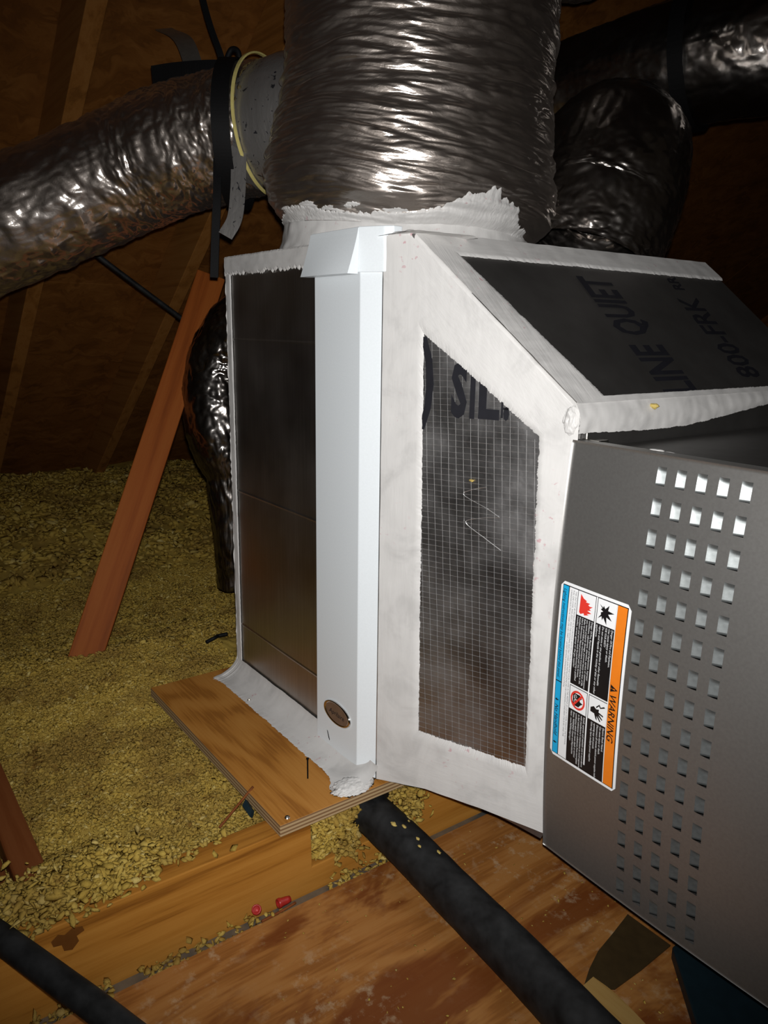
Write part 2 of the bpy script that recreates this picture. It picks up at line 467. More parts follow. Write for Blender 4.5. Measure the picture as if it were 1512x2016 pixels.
# ------------------------------------------------------------------ plywood base board
bb = thing('plywood_board', 'bare plywood board with plies on its edge under the plenum', 'board', (.1, .2, -.018))
box('sheet', (-.1414, -.165, -.018), (.355, .73, 0.0), M['ply'], bb, .0012, 2)
def screw(x, y, r=.0042, parent=bb):
    bm = bmesh.new()
    bmesh.ops.create_cone(bm, cap_ends=True, segments=16, radius1=r, radius2=r*.75, depth=.0016, matrix=Matrix.Translation((x, y, .0006)))
    bm_box(bm, (x-r*.55, y-r*.12, .0012), (x+r*.55, y+r*.12, .0018)); bm_box(bm, (x-r*.12, y-r*.55, .0012), (x+r*.12, y+r*.55, .0018))
    return bm_obj('screw', bm, M['screw'], parent)
screw(.344, -.148)
bm = bmesh.new()
bmesh.ops.create_cone(bm, cap_ends=True, segments=10, radius1=.0011, radius2=.0011, depth=.034, matrix=Matrix.Translation((.279, -.077, .016)))
bmesh.ops.create_cone(bm, cap_ends=True, segments=12, radius1=.0022, radius2=.0022, depth=.001, matrix=Matrix.Translation((.279, -.077, .033)))
nl = bm_obj('nail', bm, M['void'], bb); nl['label'] = 'rusty nail standing up out of the board'

# ------------------------------------------------------------------ return plenum
H = .768
pl = thing('return_plenum', 'tall metal plenum box with a dark shiny side and white mastic edges', 'plenum', (.1, .32, 0))
box('body', (-.113, .003, .001), (.3445, .640, H-.002), M['galv'], pl, .002, 2)
# front sheet with three fold beads
xs_ = np.linspace(-.104, .215, 60)
zs_ = np.unique(np.concatenate([np.linspace(.018, .745, 80)]+[np.linspace(b-.006, b+.006, 13) for b in (.104, .363, .631)]))
X_, Z_ = np.meshgrid(xs_, zs_)
rel = np.zeros_like(Z_)
for b, a in ((.104, .0009), (.363, .0008), (.631, .0008)): rel += a*np.exp(-((Z_-b)/.0016)**2)
rel += .0009*noise(X_*6, Z_*3.2, 1.3)
mesh_obj('front_sheet', np.stack([X_, .0015-rel, Z_], -1), quads(len(zs_), len(xs_))[:, ::-1], M['galv'], pl, True)

def band(name, fr, s0, s1, tlo, thi, mat, parent, ns=260, nt=14, jlo=.0015, jhi=.0015, th=.0022, seed=0.0, thin_lo=True, thin_hi=True, hair=1.0):
    """irregular brushed stripe on a plane: fr=(origin,S,T,N), runs along S from s0 to s1, across T from tlo(s) to thi(s)"""
    O, S, T, N = [np.asarray(q, float) for q in fr]
    S /= np.linalg.norm(S); T /= np.linalg.norm(T); N /= np.linalg.norm(N)
    sv = np.linspace(s0, s1, ns)
    lo = (tlo(sv) if callable(tlo) else np.full(ns, tlo))+jlo*(1.2*n1(sv*45, seed)+1.6*n1(sv*190, seed+2)+hair*1.4*n1(sv*700, seed+3))
    hi = (thi(sv) if callable(thi) else np.full(ns, thi))+jhi*(1.2*n1(sv*45, seed+5)+1.6*n1(sv*190, seed+6)+hair*1.4*n1(sv*700, seed+7))
    b = np.linspace(0, 1, nt)
    tv = lo[:, None]*(1-b)+hi[:, None]*b
    h = th*(1+.30*noise(sv[:, None]*50, tv*50, seed+.5)+.35*noise(sv[:, None]*14, tv*160, seed))
    edge = np.ones(nt)
    if thin_lo: edge[0] = .08
    if thin_hi: edge[-1] = .08
    h = np.maximum(h*edge, .0002)
    V = O+sv[:, None, None]*S+tv[..., None]*T+h[..., None]*N
    F = quads(ns, nt)
    if np.dot(np.cross(S, T), N) > 0: F = F[:, ::-1]
    return mesh_obj(name, V, F, mat, parent, True)
FRONT = ((0, .0005, 0), (1, 0, 0), (0, 0, 1), (0, -1, 0))
band('mastic_seam', FRONT, -.116, .21, .7385, H+.001, M['mastic_h'], pl, jlo=.0040, jhi=.0005, seed=1.1, th=.003, hair=.35)
FV = ((0, .0005, 0), (0, 0, 1), (1, 0, 0), (0, -1, 0))
band('mastic_seam', FV, .0, H, -.1165, -.0965, M['mastic'], pl, jlo=.0004, jhi=.0007, seed=2.2, th=.002, hair=.6)
LS = ((-.113, 0, 0), (0, 0, 1), (0, 1, 0), (-1, 0, 0))
band('mastic_seam', LS, 0, H, -.002, .05, M['mastic'], pl, seed=3.1, ns=120)
TOPF = ((0, 0, H-.002), (1, 0, 0), (0, 1, 0), (0, 0, 1))
band('mastic_seam', TOPF, -.116, .41, -.004, .10, M['mastic_h'], pl, seed=4.4, ns=120, jhi=.003)
# fillet at the foot: a cove from the sheet down onto the board
ns, nt = 420, 16
sv = np.linspace(-.117, .352, ns); b = np.linspace(0, 1, nt)
top_z = .030+.0012*n1(sv*25, 1)+.0006*n1(sv*120, 4)
wid = .046+.0025*n1(sv*18, 2)
wj = .0025*n1(sv*120, 3)+.0022*n1(sv*500, 6)
wid = wid+.016*np.exp(-((sv-.325)/.02)**2)+.012*np.exp(-((sv+.105)/.012)**2)*np.abs(n1(sv*350, 8))*2.5
ang = b*np.pi/2
yy = -wid[:, None]*(1-np.cos(ang))**.8-.0015-wj[:, None]*(b**6)[None]
zz = top_z[:, None]*(1-np.sin(ang))**1.05+.0012+.0010*(noise(sv[:, None]*16, b[None]*5, 2.2)+.5*noise(sv[:, None]*40, b[None]*10, 5.2))*np.minimum(1, 4*(1-b))
zz = np.maximum(zz, .0006); zz[:, -1] = .0003
mesh_obj('mastic_fillet', np.stack([np.broadcast_to(sv[:, None], yy.shape), yy, zz], -1), quads(ns, nt), M['mastic_h'], pl, True)
sc_ = screw(.012, -.040, .0032, pl); sc_.location.z += .004
# rough dollop of mastic at the near corner
bm = bmesh.new(); bmesh.ops.create_icosphere(bm, subdivisions=5, radius=1.0)
for vv in bm.verts:
    p = vv.co.copy(); q = 1+.25*float(noise(p.x*2.2, p.y*2.2, p.z*2.2))+.22*float(noise(p.x*7, p.y*7, p.z*7))+.12*float(noise(p.x*17, p.y*17, p.z*17))
    vv.co = Vector((.335+p.x*q*.020, -.034+p.y*q*.034, max(.0004, .001+p.z*q*.009)))
bm_obj('mastic_dollop', bm, M['mastic'], pl, True)

# ------------------------------------------------------------------ white filter access cover
fc = thing('filter_cover', 'long white upright filter access cover with silver oval badge', 'filter cover', (.27, 0, .003))
prof = [(.2000, .004), (.2000, -.0125), (.3130, -.0125), (.3420, .0040), (.3475, .0100), (.3475, .022), (.2, .022)]
prism('channel', [(x, y, .003) for x, y in prof], (0, 0, .735), M['cover'], fc, .0009)
profc = [(.1965, .004), (.1965, -.0155), (.3135, -.0155), (.3440, .0015), (.3530, .0105), (.3530, .024), (.1965, .024)]
prism('end_cap', [(x, y, .7235) for x, y in profc], (0, 0, .0555), M['cover'], fc, .0012)
# flared pull on the cap: flush at the top, standing off at the foot, gently curved
nu, nv = 24, 10
U, V_ = np.meshgrid(np.linspace(0, 1, nu), np.linspace(0, 1, nv))
zc = .7775-.0560*V_-.0035*(1-(2*U-1)**2)*(1-V_)*0
xc_ = .1955+(.313-.1955-.002*V_)*U-.003*V_*(1-U)
yc = -.0160-.0150*V_**1.2-.0035*np.sin(np.pi*U)*V_
outer = np.stack([xc_, yc, zc], -1).reshape(-1, 3)
inner = np.stack([xc_, np.full_like(yc, -.0150), zc], -1).reshape(-1, 3)
F = [tuple(f[::-1]) for f in quads(nv, nu)]
n_ = nu*nv
per = [j for j in range(nu)]+[i*nu+nu-1 for i in range(1, nv)]+[(nv-1)*nu+j for j in range(nu-2, -1, -1)]+[i*nu for i in range(nv-2, 0, -1)]
Fs = [(per[i], per[(i+1) % len(per)], n_+per[(i+1) % len(per)], n_+per[i]) for i in range(len(per))]
mesh_obj('pull_flap', np.vstack([outer, inner]), F+Fs, M['cover'], fc)
def ellipse(cx, cz, a, b_, y, n=48): return [(cx+a*math.cos(q), y, cz+b_*math.sin(q)) for q in np.linspace(0, 2*math.pi, n, endpoint=False)]
bm = bmesh.new()
rings = [(1, -.0126), (1, -.0150), (.95, -.0160), (.86, -.0153), (.84, -.0147)]
R_ = []
for sc, y in rings: R_.append([bm.verts.new(p) for p in ellipse(.261, .0785, .0365*sc, .0180*sc, y)])
for a, b_ in zip(R_[:-1], R_[1:]):
    for i in range(48): bm.faces.new((a[i], a[(i+1) % 48], b_[(i+1) % 48], b_[i]))
bdg = bm_obj('badge_rim', bm, M['chrome'], fc, True); bdg['label'] = 'silver oval badge'
prism('badge_face', ellipse(.261, .0785, .0365*.85, .0180*.85, -.0149), (0, .001, 0), M['badge'], fc)

# ------------------------------------------------------------------ lettering
def text_mesh(body, size=1.0, shear=0.0, off=0.0, space=1.0):
    cu = bpy.data.curves.new('tmp_text', 'FONT'); cu.body = body; cu.size = size; cu.shear = shear; cu.offset = off
    cu.space_character = space; cu.resolution_u = 2; cu.fill_mode = 'FRONT'
    ob = bpy.data.objects.new('tmp_text', cu); COL.objects.link(ob)
    bpy.context.view_layer.update()
    me = bpy.data.meshes.new_from_object(ob.evaluated_get(bpy.context.evaluated_depsgraph_get()))
    v = np.empty(len(me.vertices)*3); me.vertices.foreach_get('co', v); v = v.reshape(-1, 3)
    f = [tuple(p.vertices) for p in me.polygons]
    bpy.data.objects.remove(ob); bpy.data.curves.remove(cu); bpy.data.meshes.remove(me)
    return v[:, :2], f
def letter(name, body, fn, a0, b0, mat, parent, height, width=None, shear=0.0, off=0.0):
    """fn(a,b)->xyz maps reading coordinate a and up coordinate b; cap height = height, total length = width"""
    v, f = text_mesh(body, 1.0, shear, off)
    if not len(v): return None
    sy = height/.70
    wd = v[:, 0].max()-v[:, 0].min()
    sx = sy if width is None else width/wd
    P = fn(a0+(v[:, 0]-v[:, 0].min())*sx, b0+v[:, 1]*sy)
    return mesh_obj(name, P, f, mat, parent)
bt = letter('badge_lettering', 'Aprilaire', lambda a, b_: np.stack([.261+a, np.full_like(a, -.01505), .0785+b_], -1), -.021, -.004, M['ink'], fc, .008, .042, .3)
# nick in the paint below the badge
mesh_obj('paint_nick', [(.230, -.0127, .037), (.2325, -.0127, .0365), (.2385, -.0127, .024), (.2372, -.0127, .0215), (.2345, -.0127, .026)], [(0, 1, 2, 3, 4)], M['void'], fc)

# ------------------------------------------------------------------ duct-board transition
tr = thing('duct_transition', 'foil duct board transition with white mastic borders joining plenum and furnace', 'duct transition', (.46, .3, .0))
A0 = np.array([.3478, .0070]); A1 = np.array([.5843, .1005])
dv = A1-A0; TL = float(np.linalg.norm(dv)); dv /= TL
nv_ = np.array([dv[1], -dv[0]])
def side(s_, z_, off=0.0):
    s_, z_ = np.broadcast_arrays(np.asarray(s_, float), np.asarray(z_, float))
    return np.stack([A0[0]+dv[0]*s_+nv_[0]*off, A0[1]+dv[1]*s_+nv_[1]*off, z_], -1)
bot = lambda q: .004+.016*np.sin(np.pi*np.clip(q/TL, 0, 1))**1.0
sp_ = [(0, H-.002), (0, .004)]+[(q, float(bot(q))) for q in np.linspace(.03, TL-.005, 8)]+[(TL, .018), (TL, .560), (.034, H-.002)]
prism('side_board', [tuple(side(a, z)) for a, z in sp_], tuple(-np.array([nv_[0], nv_[1], 0])*.025), M['board_foil'], tr)
# sloping top: frame
SA = np.array([.381, 0, H]); SB = np.array([.5843, 0, .5755])
sd = SB-SA; SLEN = float(np.linalg.norm(sd)); sd = sd/SLEN
sn = np.array([-sd[2], 0, sd[0]])
def slope(q, y, off=0.0):
    q, y, off = np.broadcast_arrays(np.asarray(q, float), np.asarray(y, float), np.asarray(off, float))
    return SA+q[..., None]*sd+np.stack([0*y, y, 0*y], -1)+off[..., None]*sn
prism('top_board', [tuple(slope(0, .020)), tuple(slope(SLEN, .103)), tuple(slope(SLEN, .70)), tuple(slope(0, .650))], tuple(-sn*.025), M['board_dark'], tr)
prism('crown_board', [(.350, .012, H-.0005), (.383, .0195, H-.0005), (.383, .640, H-.0005), (.350, .640, H-.0005)], (0, 0, -.02), M['board_foil'], tr)
prism('back_board', [(.372, .640, .01), (.5843, .700, .01), (.5840, .697, .545), (.376, .640, H-.035)], (0, -.025, 0), M['board_foil'], tr)
prism('bottom_board', [(.372, .03, .012), (.5843, .112, .018), (.5843, .69, .018), (.372, .64, .012)], (0, 0, .02), M['board_foil'], tr)

def ring_coat(name, fn, inner, outer, mat, parent, per=160, nt=14, jin=.0022, jout=.0006, th=.0024, seed=0., skip=()):
    """brushed coat lofted between matching inner and outer polygons"""
    m = len(inner); IN, OUT = [], []
    for i in range(m):
        if i in skip: continue
        t_ = np.linspace(0, 1, per)
        a, b_ = np.array(inner[i]), np.array(inner[(i+1) % m]); c1, d1 = np.array(outer[i]), np.array(outer[(i+1) % m])
        IN.append(a+(b_-a)*t_[:, None]); OUT.append(c1+(d1-c1)*t_[:, None])
    first = True
    for k_, (I, O) in enumerate(zip(IN, OUT)):
        dirn = I-O; dirn = dirn/np.maximum(np.linalg.norm(dirn, axis=1), 1e-6)[:, None]
        g = I[:, 0]*1.0+I[:, 1]*1.0
        q = np.cumsum(np.r_[0, np.linalg.norm(np.diff(I, axis=0), axis=1)])+k_*3.3
        j = jin*(1.3*n1(q*35, seed)+1.5*n1(q*150, seed+2)+1.6*n1(q*620, seed+4))
        fade = np.minimum(1, np.minimum(np.linspace(0, 1, per), np.linspace(1, 0, per))*30)
        dirn[0] = dirn[1]; dirn[-1] = dirn[-2]
        I2 = I+dirn*(j*fade)[:, None]
        b_ = np.linspace(0, 1, nt)
        Q = I2[:, None]*(1-b_)[None, :, None]+O[:, None]*b_[None, :, None]
        h = th*(1+.35*noise(Q[..., 0]*40, Q[..., 1]*40, seed)+.08*noise(Q[..., 0]*170, Q[..., 1]*30, seed+1))
        ed = np.ones(nt); ed[0] = .06
        h = np.maximum(h*ed, .0002)
        V = fn(Q[..., 0], Q[..., 1], h)
        F = quads(per, nt)
        mesh_obj(name, V, F, mat[k_] if isinstance(mat, list) else mat, parent, True)
def side_h(a, z, h): 
    P = side(a, z); P[..., 0] += nv_[0]*h; P[..., 1] += nv_[1]*h; return P
inn = [(.054, .648), (.062, .103), (.222, .101), (.213, .533)]
out = [(-.006, H-.001), (-.006, .004), (TL+.006, .016), (TL+.006, .564)]
# bottom outer edge is bowed: split it
inn2 = [inn[0], inn[0], inn[1]]+[(inn[1][0]+(inn[2][0]-inn[1][0])*q, inn[1][1]+(inn[2][1]-inn[1][1])*q) for q in (.33, .67)]+[inn[2], inn[3]]
out2 = [(.034, H-.003), out[0], out[1], (TL*.30, float(bot(TL*.3))), (TL*.65, float(bot(TL*.65))), out[2], out[3]]
ring_coat('mastic_border', side_h, inn2, out2, [M['mastic'], M['mastic'], M['mastic_h'], M['mastic_h'], M['mastic_h'], M['mastic'], M['mastic_d']], tr, per=300, jin=.0013, seed=.7)
# hanging ragged hem of tape at the bottom
def slope_h(q, y, h): return slope(q, y, h)
sin_ = [(.036, .074), (SLEN-.006, .156), (SLEN-.006, .705), (.028, .590)]
sout = [(-.002, .019), (SLEN+.004, .099), (SLEN+.004, .705), (-.002, .651)]
sin_[3] = (.040, .662)
ring_coat('mastic_border', slope_h, sin_, sout, [M['mastic_d'], M['mastic_h'], M['mastic_h']], tr, per=240, jin=.0016, seed=5.1, skip=(2,))
# crown strip (flat top next to the duct) and the rounded shoulder along the front of the slope
CR = ((0, 0, H), (1, 0, 0), (0, 1, 0), (0, 0, 1))
band('mastic_seam', ((0, 0, H-.0005), (0, 1, 0), (1, 0, 0), (0, 0, 1)), .008, .642, .350, .383, M['mastic_h'], tr, seed=7.2, th=.002)
ea, eb, ec = np.array(side(-.002, H)), np.array(side(.034, H)), np.array(side(TL+.003, .566))
inw = np.array([-nv_[0], -nv_[1], -.6])*.0048
tube('mastic_shoulder', [ea+inw, (ea*.4+eb*.6)+inw, eb+inw*1.1, eb*.85+ec*.15+inw, (eb+ec)/2+inw, eb*.2+ec*.8+inw, ec+inw], .006, M['mastic_d'], tr, n=200, k=24,
     rfun=lambda u, th: .0064+.0006*noise(u*26, np.cos(th)*1.2, np.sin(th)*1.2)+.0012*noise(u*5, np.cos(th)*5, np.sin(th)*5))
box('end_board', (.570, .125, .020), (.5835, .690, .570), M['board_dark'], tr, .001, 1)
# collar strip above the furnace: hangs over the flange
ns, nt = 260, 14
sv = np.linspace(.098, .71, ns); b = np.linspace(0, 1, nt)
lowz = .541-.004*np.sin((sv-.1)*9)+.016*np.clip((sv-.3)/.25, 0, 1)+.0016*n1(sv*70, 2)+.0012*n1(sv*300, 3)
zz = .5755*(1-b)[None]+lowz[:, None]*b[None]
xx = .5843+.003+.004*np.sin(b*np.pi)[None]+.0014*noise(sv[:, None]*60, zz*60, .3)+.006*b[None]
mesh_obj('mastic_collar', np.stack([xx, np.broadcast_to(sv[:, None], xx.shape), zz], -1), quads(ns, nt)[:, ::-1], M['mastic_h'], tr, True)
bm = bmesh.new(); bmesh.ops.create_icosphere(bm, subdivisions=5, radius=1.0)
cc = side(TL, .553)
for vv in bm.verts:
    p = vv.co.copy(); q = 1+.35*float(noise(p.x*2.0, p.y*2.0, p.z*2.0))+.10*float(noise(p.x*6, p.y*6, p.z*6))
    vv.co = Vector((cc[0]-.005+p.x*q*.010, cc[1]+.002+p.y*q*.011, cc[2]+.002+p.z*q*.020))
bm_obj('mastic_dollop', bm, M['mastic'], tr, True)
# reinforcing threads over the side foil
poly = [(.050, .668), (.056, .095), (.228, .092), (.218, .520)]
def clip_line(p, d_):
    ts = []
    for i in range(4):
        a, b_ = np.array(poly[i]), np.array(poly[(i+1) % 4]); e = b_-a
        den = d_[0]*e[1]-d_[1]*e[0]
        if abs(den) < 1e-9: continue
        w = a-p; t_ = (w[0]*e[1]-w[1]*e[0])/den; u_ = (w[0]*d_[1]-w[1]*d_[0])/den
        if -1e-6 <= u_ <= 1+1e-6: ts.append(t_)
    return (min(ts), max(ts)) if len(ts) >= 2 else None
V, F = [], []
rng = np.random.RandomState(3)
def add_thread(P2, r=.00026):
    n = len(P2); d = np.gradient(P2, axis=0); d /= np.linalg.norm(d, axis=1)[:, None]
    nn = np.stack([-d[:, 1], d[:, 0]], -1); o = len(V)
    L_ = side_h(P2[:, 0]+nn[:, 0]*r, P2[:, 1]+nn[:, 1]*r, .00005); R2 = side_h(P2[:, 0]-nn[:, 0]*r, P2[:, 1]-nn[:, 1]*r, .00005); C_ = side_h(P2[:, 0], P2[:, 1], .0004)
    for i in range(n): V.extend([L_[i], C_[i], R2[i]])
    for i in range(n-1):
        for k_ in (0, 1):
            F.append((o+i*3+k_, o+i*3+k_+1, o+i*3+k_+4, o+i*3+k_+3))
for zc_ in np.arange(.088, .70, .0074):
    r_ = clip_line(np.array([.05, zc_+rng.uniform(-.0004, .0004)]), np.array([1, .012]))
    if r_:
        q = np.linspace(r_[0], r_[1], 24); add_thread(np.stack([.05+q, zc_+.012*q+.0006*n1(q*60, zc_*50)], -1))
for k_, s0 in enumerate(np.arange(-.02, .26, .0105)):
    d_ = np.array([.055, -1.0]); r_ = clip_line(np.array([s0, .66]), d_)
    if r_:
        q = np.linspace(r_[0], r_[1], 50); add_thread(np.stack([s0+d_[0]*q+.0009*n1(q*22, s0*80), .66-q], -1))
for pth in ([(.148, .464), (.128, .458), (.118, .450), (.150, .437), (.168, .428)], [(.168, .428), (.145, .424), (.122, .415), (.150, .398), (.172, .386)]):
    add_thread(catmull(np.array(pth), 40), .0005)
th_o = mesh_obj('scrim_threads', V, F, M['thread'], tr); th_o['kind'] = 'stuff'; th_o['label'] = 'silver grid of reinforcing threads'
# printed lettering on the side foil, half under the mastic
sf = lambda a, b_: side_h(a, b_, .0007)
letter('printed_letter', ')', sf, .050, .560, M['ink'], tr, .080, .020, 0, .045)
letter('printed_letter', 'S', sf, .095, .551, M['ink'], tr, .062, .022, 0, .045)
letter('printed_letter', 'I', sf, .121, .551, M['ink'], tr, .060, .007, 0, .045)
letter('printed_letter', 'L', sf, .133, .551, M['ink'], tr, .050, .028, 0, .045)
letter('printed_letter', '.', sf, .166, .549, M['ink'], tr, .1, .008)
letter('printed_letter', 'F', sf, .163, .551, M['ink'], tr, .022, .010)
# printed lettering on the slope: reads up the slope, letter tops towards the front
def slt(q0, y0): return lambda a, b_: slope(q0-a, y0-b_, .0009)
letter('printed_lettering', 'QUIET', slt(.172, .340), 0, 0, M['ink'], tr, .066, .114, 0, .03)
letter('printed_lettering', 'LINE', slt(.276, .345), 0, 0, M['ink'], tr, .070, .086, 0, .03)
letter('printed_lettering', '800-FRK', slt(.256, .532), 0, 0, M['ink'], tr, .054, .168, 0, .02)
letter('printed_lettering', 'RR', slt(.072, .520), 0, 0, M['ink'], tr, .026, .030, 0, .03)
# a crumb of loose fill stuck on the collar and on the foil
def crumb(p, r, seed, parent, name='stuck_crumb'):
    bm = bmesh.new(); bmesh.ops.create_icosphere(bm, subdivisions=2, radius=1.0)
    for vv in bm.verts:
        w = vv.co.copy(); q = 1+.9*float(noise(w.x*1.9+seed, w.y*1.9, w.z*1.9)); vv.co = Vector(p)+Vector((w.x*r*1.35*q, w.y*r*.8*q, w.z*r*.5*q))
    return bm_obj(name, bm, M['fill'], parent, True)
crumb((.592, .235, .566), .0065, 2.2, tr)
pc = side_h(.128, .470, .001); crumb(tuple(pc), .003, 4.2, tr)

# ------------------------------------------------------------------ furnace
fu = thing('furnace', 'grey metal furnace lying on its side with louvred front panel and warning label', 'furnace', (.97, .45, 0))
FX0, FX1, FZ = .5843, 1.02, .533
def bulge(x, z):
    v_ = np.clip((np.asarray(z)/FZ)*2-1, -1, 1); u_ = np.clip((np.asarray(x)-FX0)/(FX1-FX0)*2-1, -1, 1)
    return .013*(1-v_**2)+.010*(1-u_**2)*(.55+.45*(1-v_**2))
def pan(x, z, off=0.0):
    x, z = np.broadcast_arrays(np.asarray(x, float), np.asarray(z, float))
    return np.stack([x, .0985-bulge(x, z)-off, z], -1)
LW, LH, LD = .0106, .0192, .0052
LXC = [.7090+i*.0228 for i in range(5)]; LZC = [.5110-i*.0325 for i in range(16)]
xg = np.unique(np.round(np.concatenate([np.linspace(FX0, .694, 14), np.linspace(.812, FX1, 22)]+[[x-LW/2, x, x+LW/2] for x in LXC]), 6))
zg = np.unique(np.round(np.concatenate([[0, .004, FZ-.004, FZ]]+[[z-LH/2, z-LH/4, z, z+LH/4, z+LH/2] for z in LZC if z-LH/2 > .001]+[[LZC[-1]+LH/2]]), 6))
nu, nv = len(xg), len(zg)
Xg, Zg = np.meshgrid(xg, zg)
Vf = pan(Xg, Zg).reshape(-1, 3); Vb = Vf.copy(); Vb[:, 1] = .112
NROW = 16                                     # rows that clear the lower edge
F = []
for f in quads(nv, nu)[:, ::-1]:
    cx_, cz_ = Vf[f][:, 0].mean(), Vf[f][:, 2].mean()
    if any(abs(cx_-x) < LW/2 for x in LXC) and any(abs(cz_-z) < LH/2 for z in LZC[:NROW]): continue
    F.append(tuple(f))
n_front = len(F)
per = [j for j in range(nu)]+[i*nu+nu-1 for i in range(1, nv)]+[(nv-1)*nu+j for j in range(nu-2, -1, -1)]+[i*nu for i in range(nv-2, 0, -1)]
n_ = nu*nv
F += [(per[(i+1) % len(per)], per[i], n_+per[i], n_+per[(i+1) % len(per)]) for i in range(len(per))]
fp = mesh_obj('front_panel', np.vstack([Vf, Vb]), F, M['furnace'], fu)
fp.data.polygons.foreach_set('use_smooth', np.array([i < n_front for i in range(len(fp.data.polygons))]))
box('cabinet', (.5855, .118, .002), (1.40, .70, .522), M['furnace_dark'], fu, .002, 2)
box('flange', (.5855, .1185, .500), (1.40, .140, .5285), M['flange'], fu, .001, 1)
box('rear_panel', (1.024, .098, .0), (1.40, .118, .533), M['furnace'], fu, .002, 2)
box('corner_clip', (.586, .112, .527), (.612, .130, .5335), M['screw'], fu, .001, 1)
for x, y, z in ((.66, .128, .529), (.70, .127, .529), (.665, .17, .5225), (.745, .125, .529), (.69, .108, .534)):
    bm = bmesh.new(); bmesh.ops.create_icosphere(bm, subdivisions=3, radius=1.0)
    for vv in bm.verts:
        w = vv.co.copy(); q = 1+.5*float(noise(w.x*2+x*50, w.y*2, w.z*2)); vv.co = Vector((x+w.x*.009*q, y+w.y*.0035*q, z+max(0, w.z)*.0012*q))
    bm_obj('mastic_spatter', bm, M['mastic'], fu, True)
# louvres: pressed inwards, flush along the left edge, deepest at the right, cut open at the foot
nu, nv = 7, 9
U, W = np.meshgrid(np.linspace(0, 1, nu), np.linspace(0, 1, nv))
prof_w = np.where(W > .70, np.sqrt(np.clip(1-((W-.70)/.30)**2, 0, 1)), 1.0)
dpt = LD*U**.85*prof_w
lv = np.stack([(U-.5)*LW, dpt, (W-.5)*LH], -1).reshape(-1, 3)
lf = [tuple(f[::-1]) for f in quads(nv, nu)]
nf0 = len(lf)
# right-hand wall back to the panel
rb = len(lv); lv = np.vstack([lv, [(.5*LW, 0, (w-.5)*LH) for w in np.linspace(0, 1, nv)]])
for i in range(nv-1): lf.append((i*nu+nu-1, rb+i, rb+i+1, (i+1)*nu+nu-1))
# bright cut lip at the foot
lb = len(lv); lv = np.vstack([lv, [lv[j]+np.array([0, .0007, -.0001]) for j in range(nu)]])
for j in range(nu-1): lf.append((j, j+1, lb+j+1, lb+j))
lme = bpy.data.meshes.new('louver'); lme.from_pydata([tuple(map(float, p)) for p in lv], [], lf)
lme.materials.append(M['louver'])
lme.polygons.foreach_set('use_smooth', [True]*nf0+[False]*(len(lf)-nf0))
for ci in range(5):
    for ri in range(NROW):
        x = LXC[ci]; z = LZC[ri]
        p = pan(x, z)
        o = bpy.data.objects.new('louver', lme)
        COL.objects.link(o); o.parent = fp
        # tilt with the bowed panel
        e = 1e-3
        dz_ = (pan(x, z+e)-pan(x, z-e))/(2*e); dx_ = (pan(x+e, z)-pan(x-e, z))/(2*e)
        ex = Vector(dx_).normalized(); ez = Vector(dz_).normalized(); ey = ez.cross(ex).normalized(); ez = ex.cross(ey)
        o.matrix_parent_inverse = Matrix.Translation(fu.location).inverted()
        o.matrix_basis = Matrix(((ex.x, ey.x, ez.x, p[0]), (ex.y, ey.y, ez.y, p[1]), (ex.z, ey.z, ez.z, p[2]), (0, 0, 0, 1)))
        o.matrix_parent_inverse = fp.matrix_parent_inverse @ Matrix.Identity(4) if False else Matrix.Identity(4)
# warning label, turned a quarter: it reads downwards, its top towards +X
LX0, LZ1, LBW, LBH = .5945, .3690, .2260, .1030
def lab(off): return lambda a, b_: pan(LX0+np.asarray(b_, float), LZ1-np.asarray(a, float), off)
def lab_poly(name, pts, off, mat, parent):
    a = np.array([p[0] for p in pts]); b_ = np.array([p[1] for p in pts])
    return mesh_obj(name, lab(off)(a, b_), [tuple(range(len(pts)))], mat, parent)
def lab_rect(name, a0, a1, b0, b1, off, mat, parent, n=16):
    A_, B_ = np.meshgrid(np.linspace(a0, a1, n), np.linspace(b0, b1, 6))
    return mesh_obj(name, lab(off)(A_, B_), quads(6, n), mat, parent)
rr_, rad = [], .005
for cx, cy, q0 in ((LBW-rad, LBH-rad, 0), (rad, LBH-rad, 90), (rad, rad, 180), (LBW-rad, rad, 270)):
    for q in np.linspace(0, 90, 6): rr_.append((cx+rad*math.cos(math.radians(q0+q)), cy+rad*math.sin(math.radians(q0+q))))
# rounded backing as a fine grid so that it follows the panel
NA, NB = 40, 20
aa = np.linspace(0, LBW, NA); V = []; 
for a in aa:
    ins = 0.0
    if a < rad: ins = rad-math.sqrt(max(0, rad*rad-(rad-a)**2))
    if a > LBW-rad: ins = rad-math.sqrt(max(0, rad*rad-(a-LBW+rad)**2))
    for b_ in np.linspace(ins, LBH-ins, NB): V.append((a, b_))
V = np.array(V)
wl = mesh_obj('warning_label', lab(.0004)(V[:, 0], V[:, 1]), quads(NA, NB)[:, ::-1], M['lab_white'], fu)
wl['label'] = 'orange, black and blue warning label'
e = .0035
lab_rect('label_ground', e, LBW-e, e, LBH-e, .0007, M['lab_black'], wl, 40)
lab_rect('orange_band', e+.001, LBW-e-.001, .0855, LBH-e-.001, .0010, M['lab_orange'], wl, 40)
lab_rect('blue_band', e+.001, .1245, e+.001, .0130, .0010, M['lab_blue'], wl, 30)
lab_rect('blue_band', .1258, LBW-e-.001, e+.001, .0130, .0010, M['lab_blue'], wl, 30)
lab_rect('white_strip', e+.001, LBW-e-.001, .0142, .0275, .0010, M['lab_white'], wl, 40)
lab_rect('white_rule', e+.0005, LBW-.012, .0553, .0572, .0010, M['lab_white'], wl, 40)
lab_rect('white_rule', .1195, .1213, .0275, .0855, .0010, M['lab_white'], wl, 4)
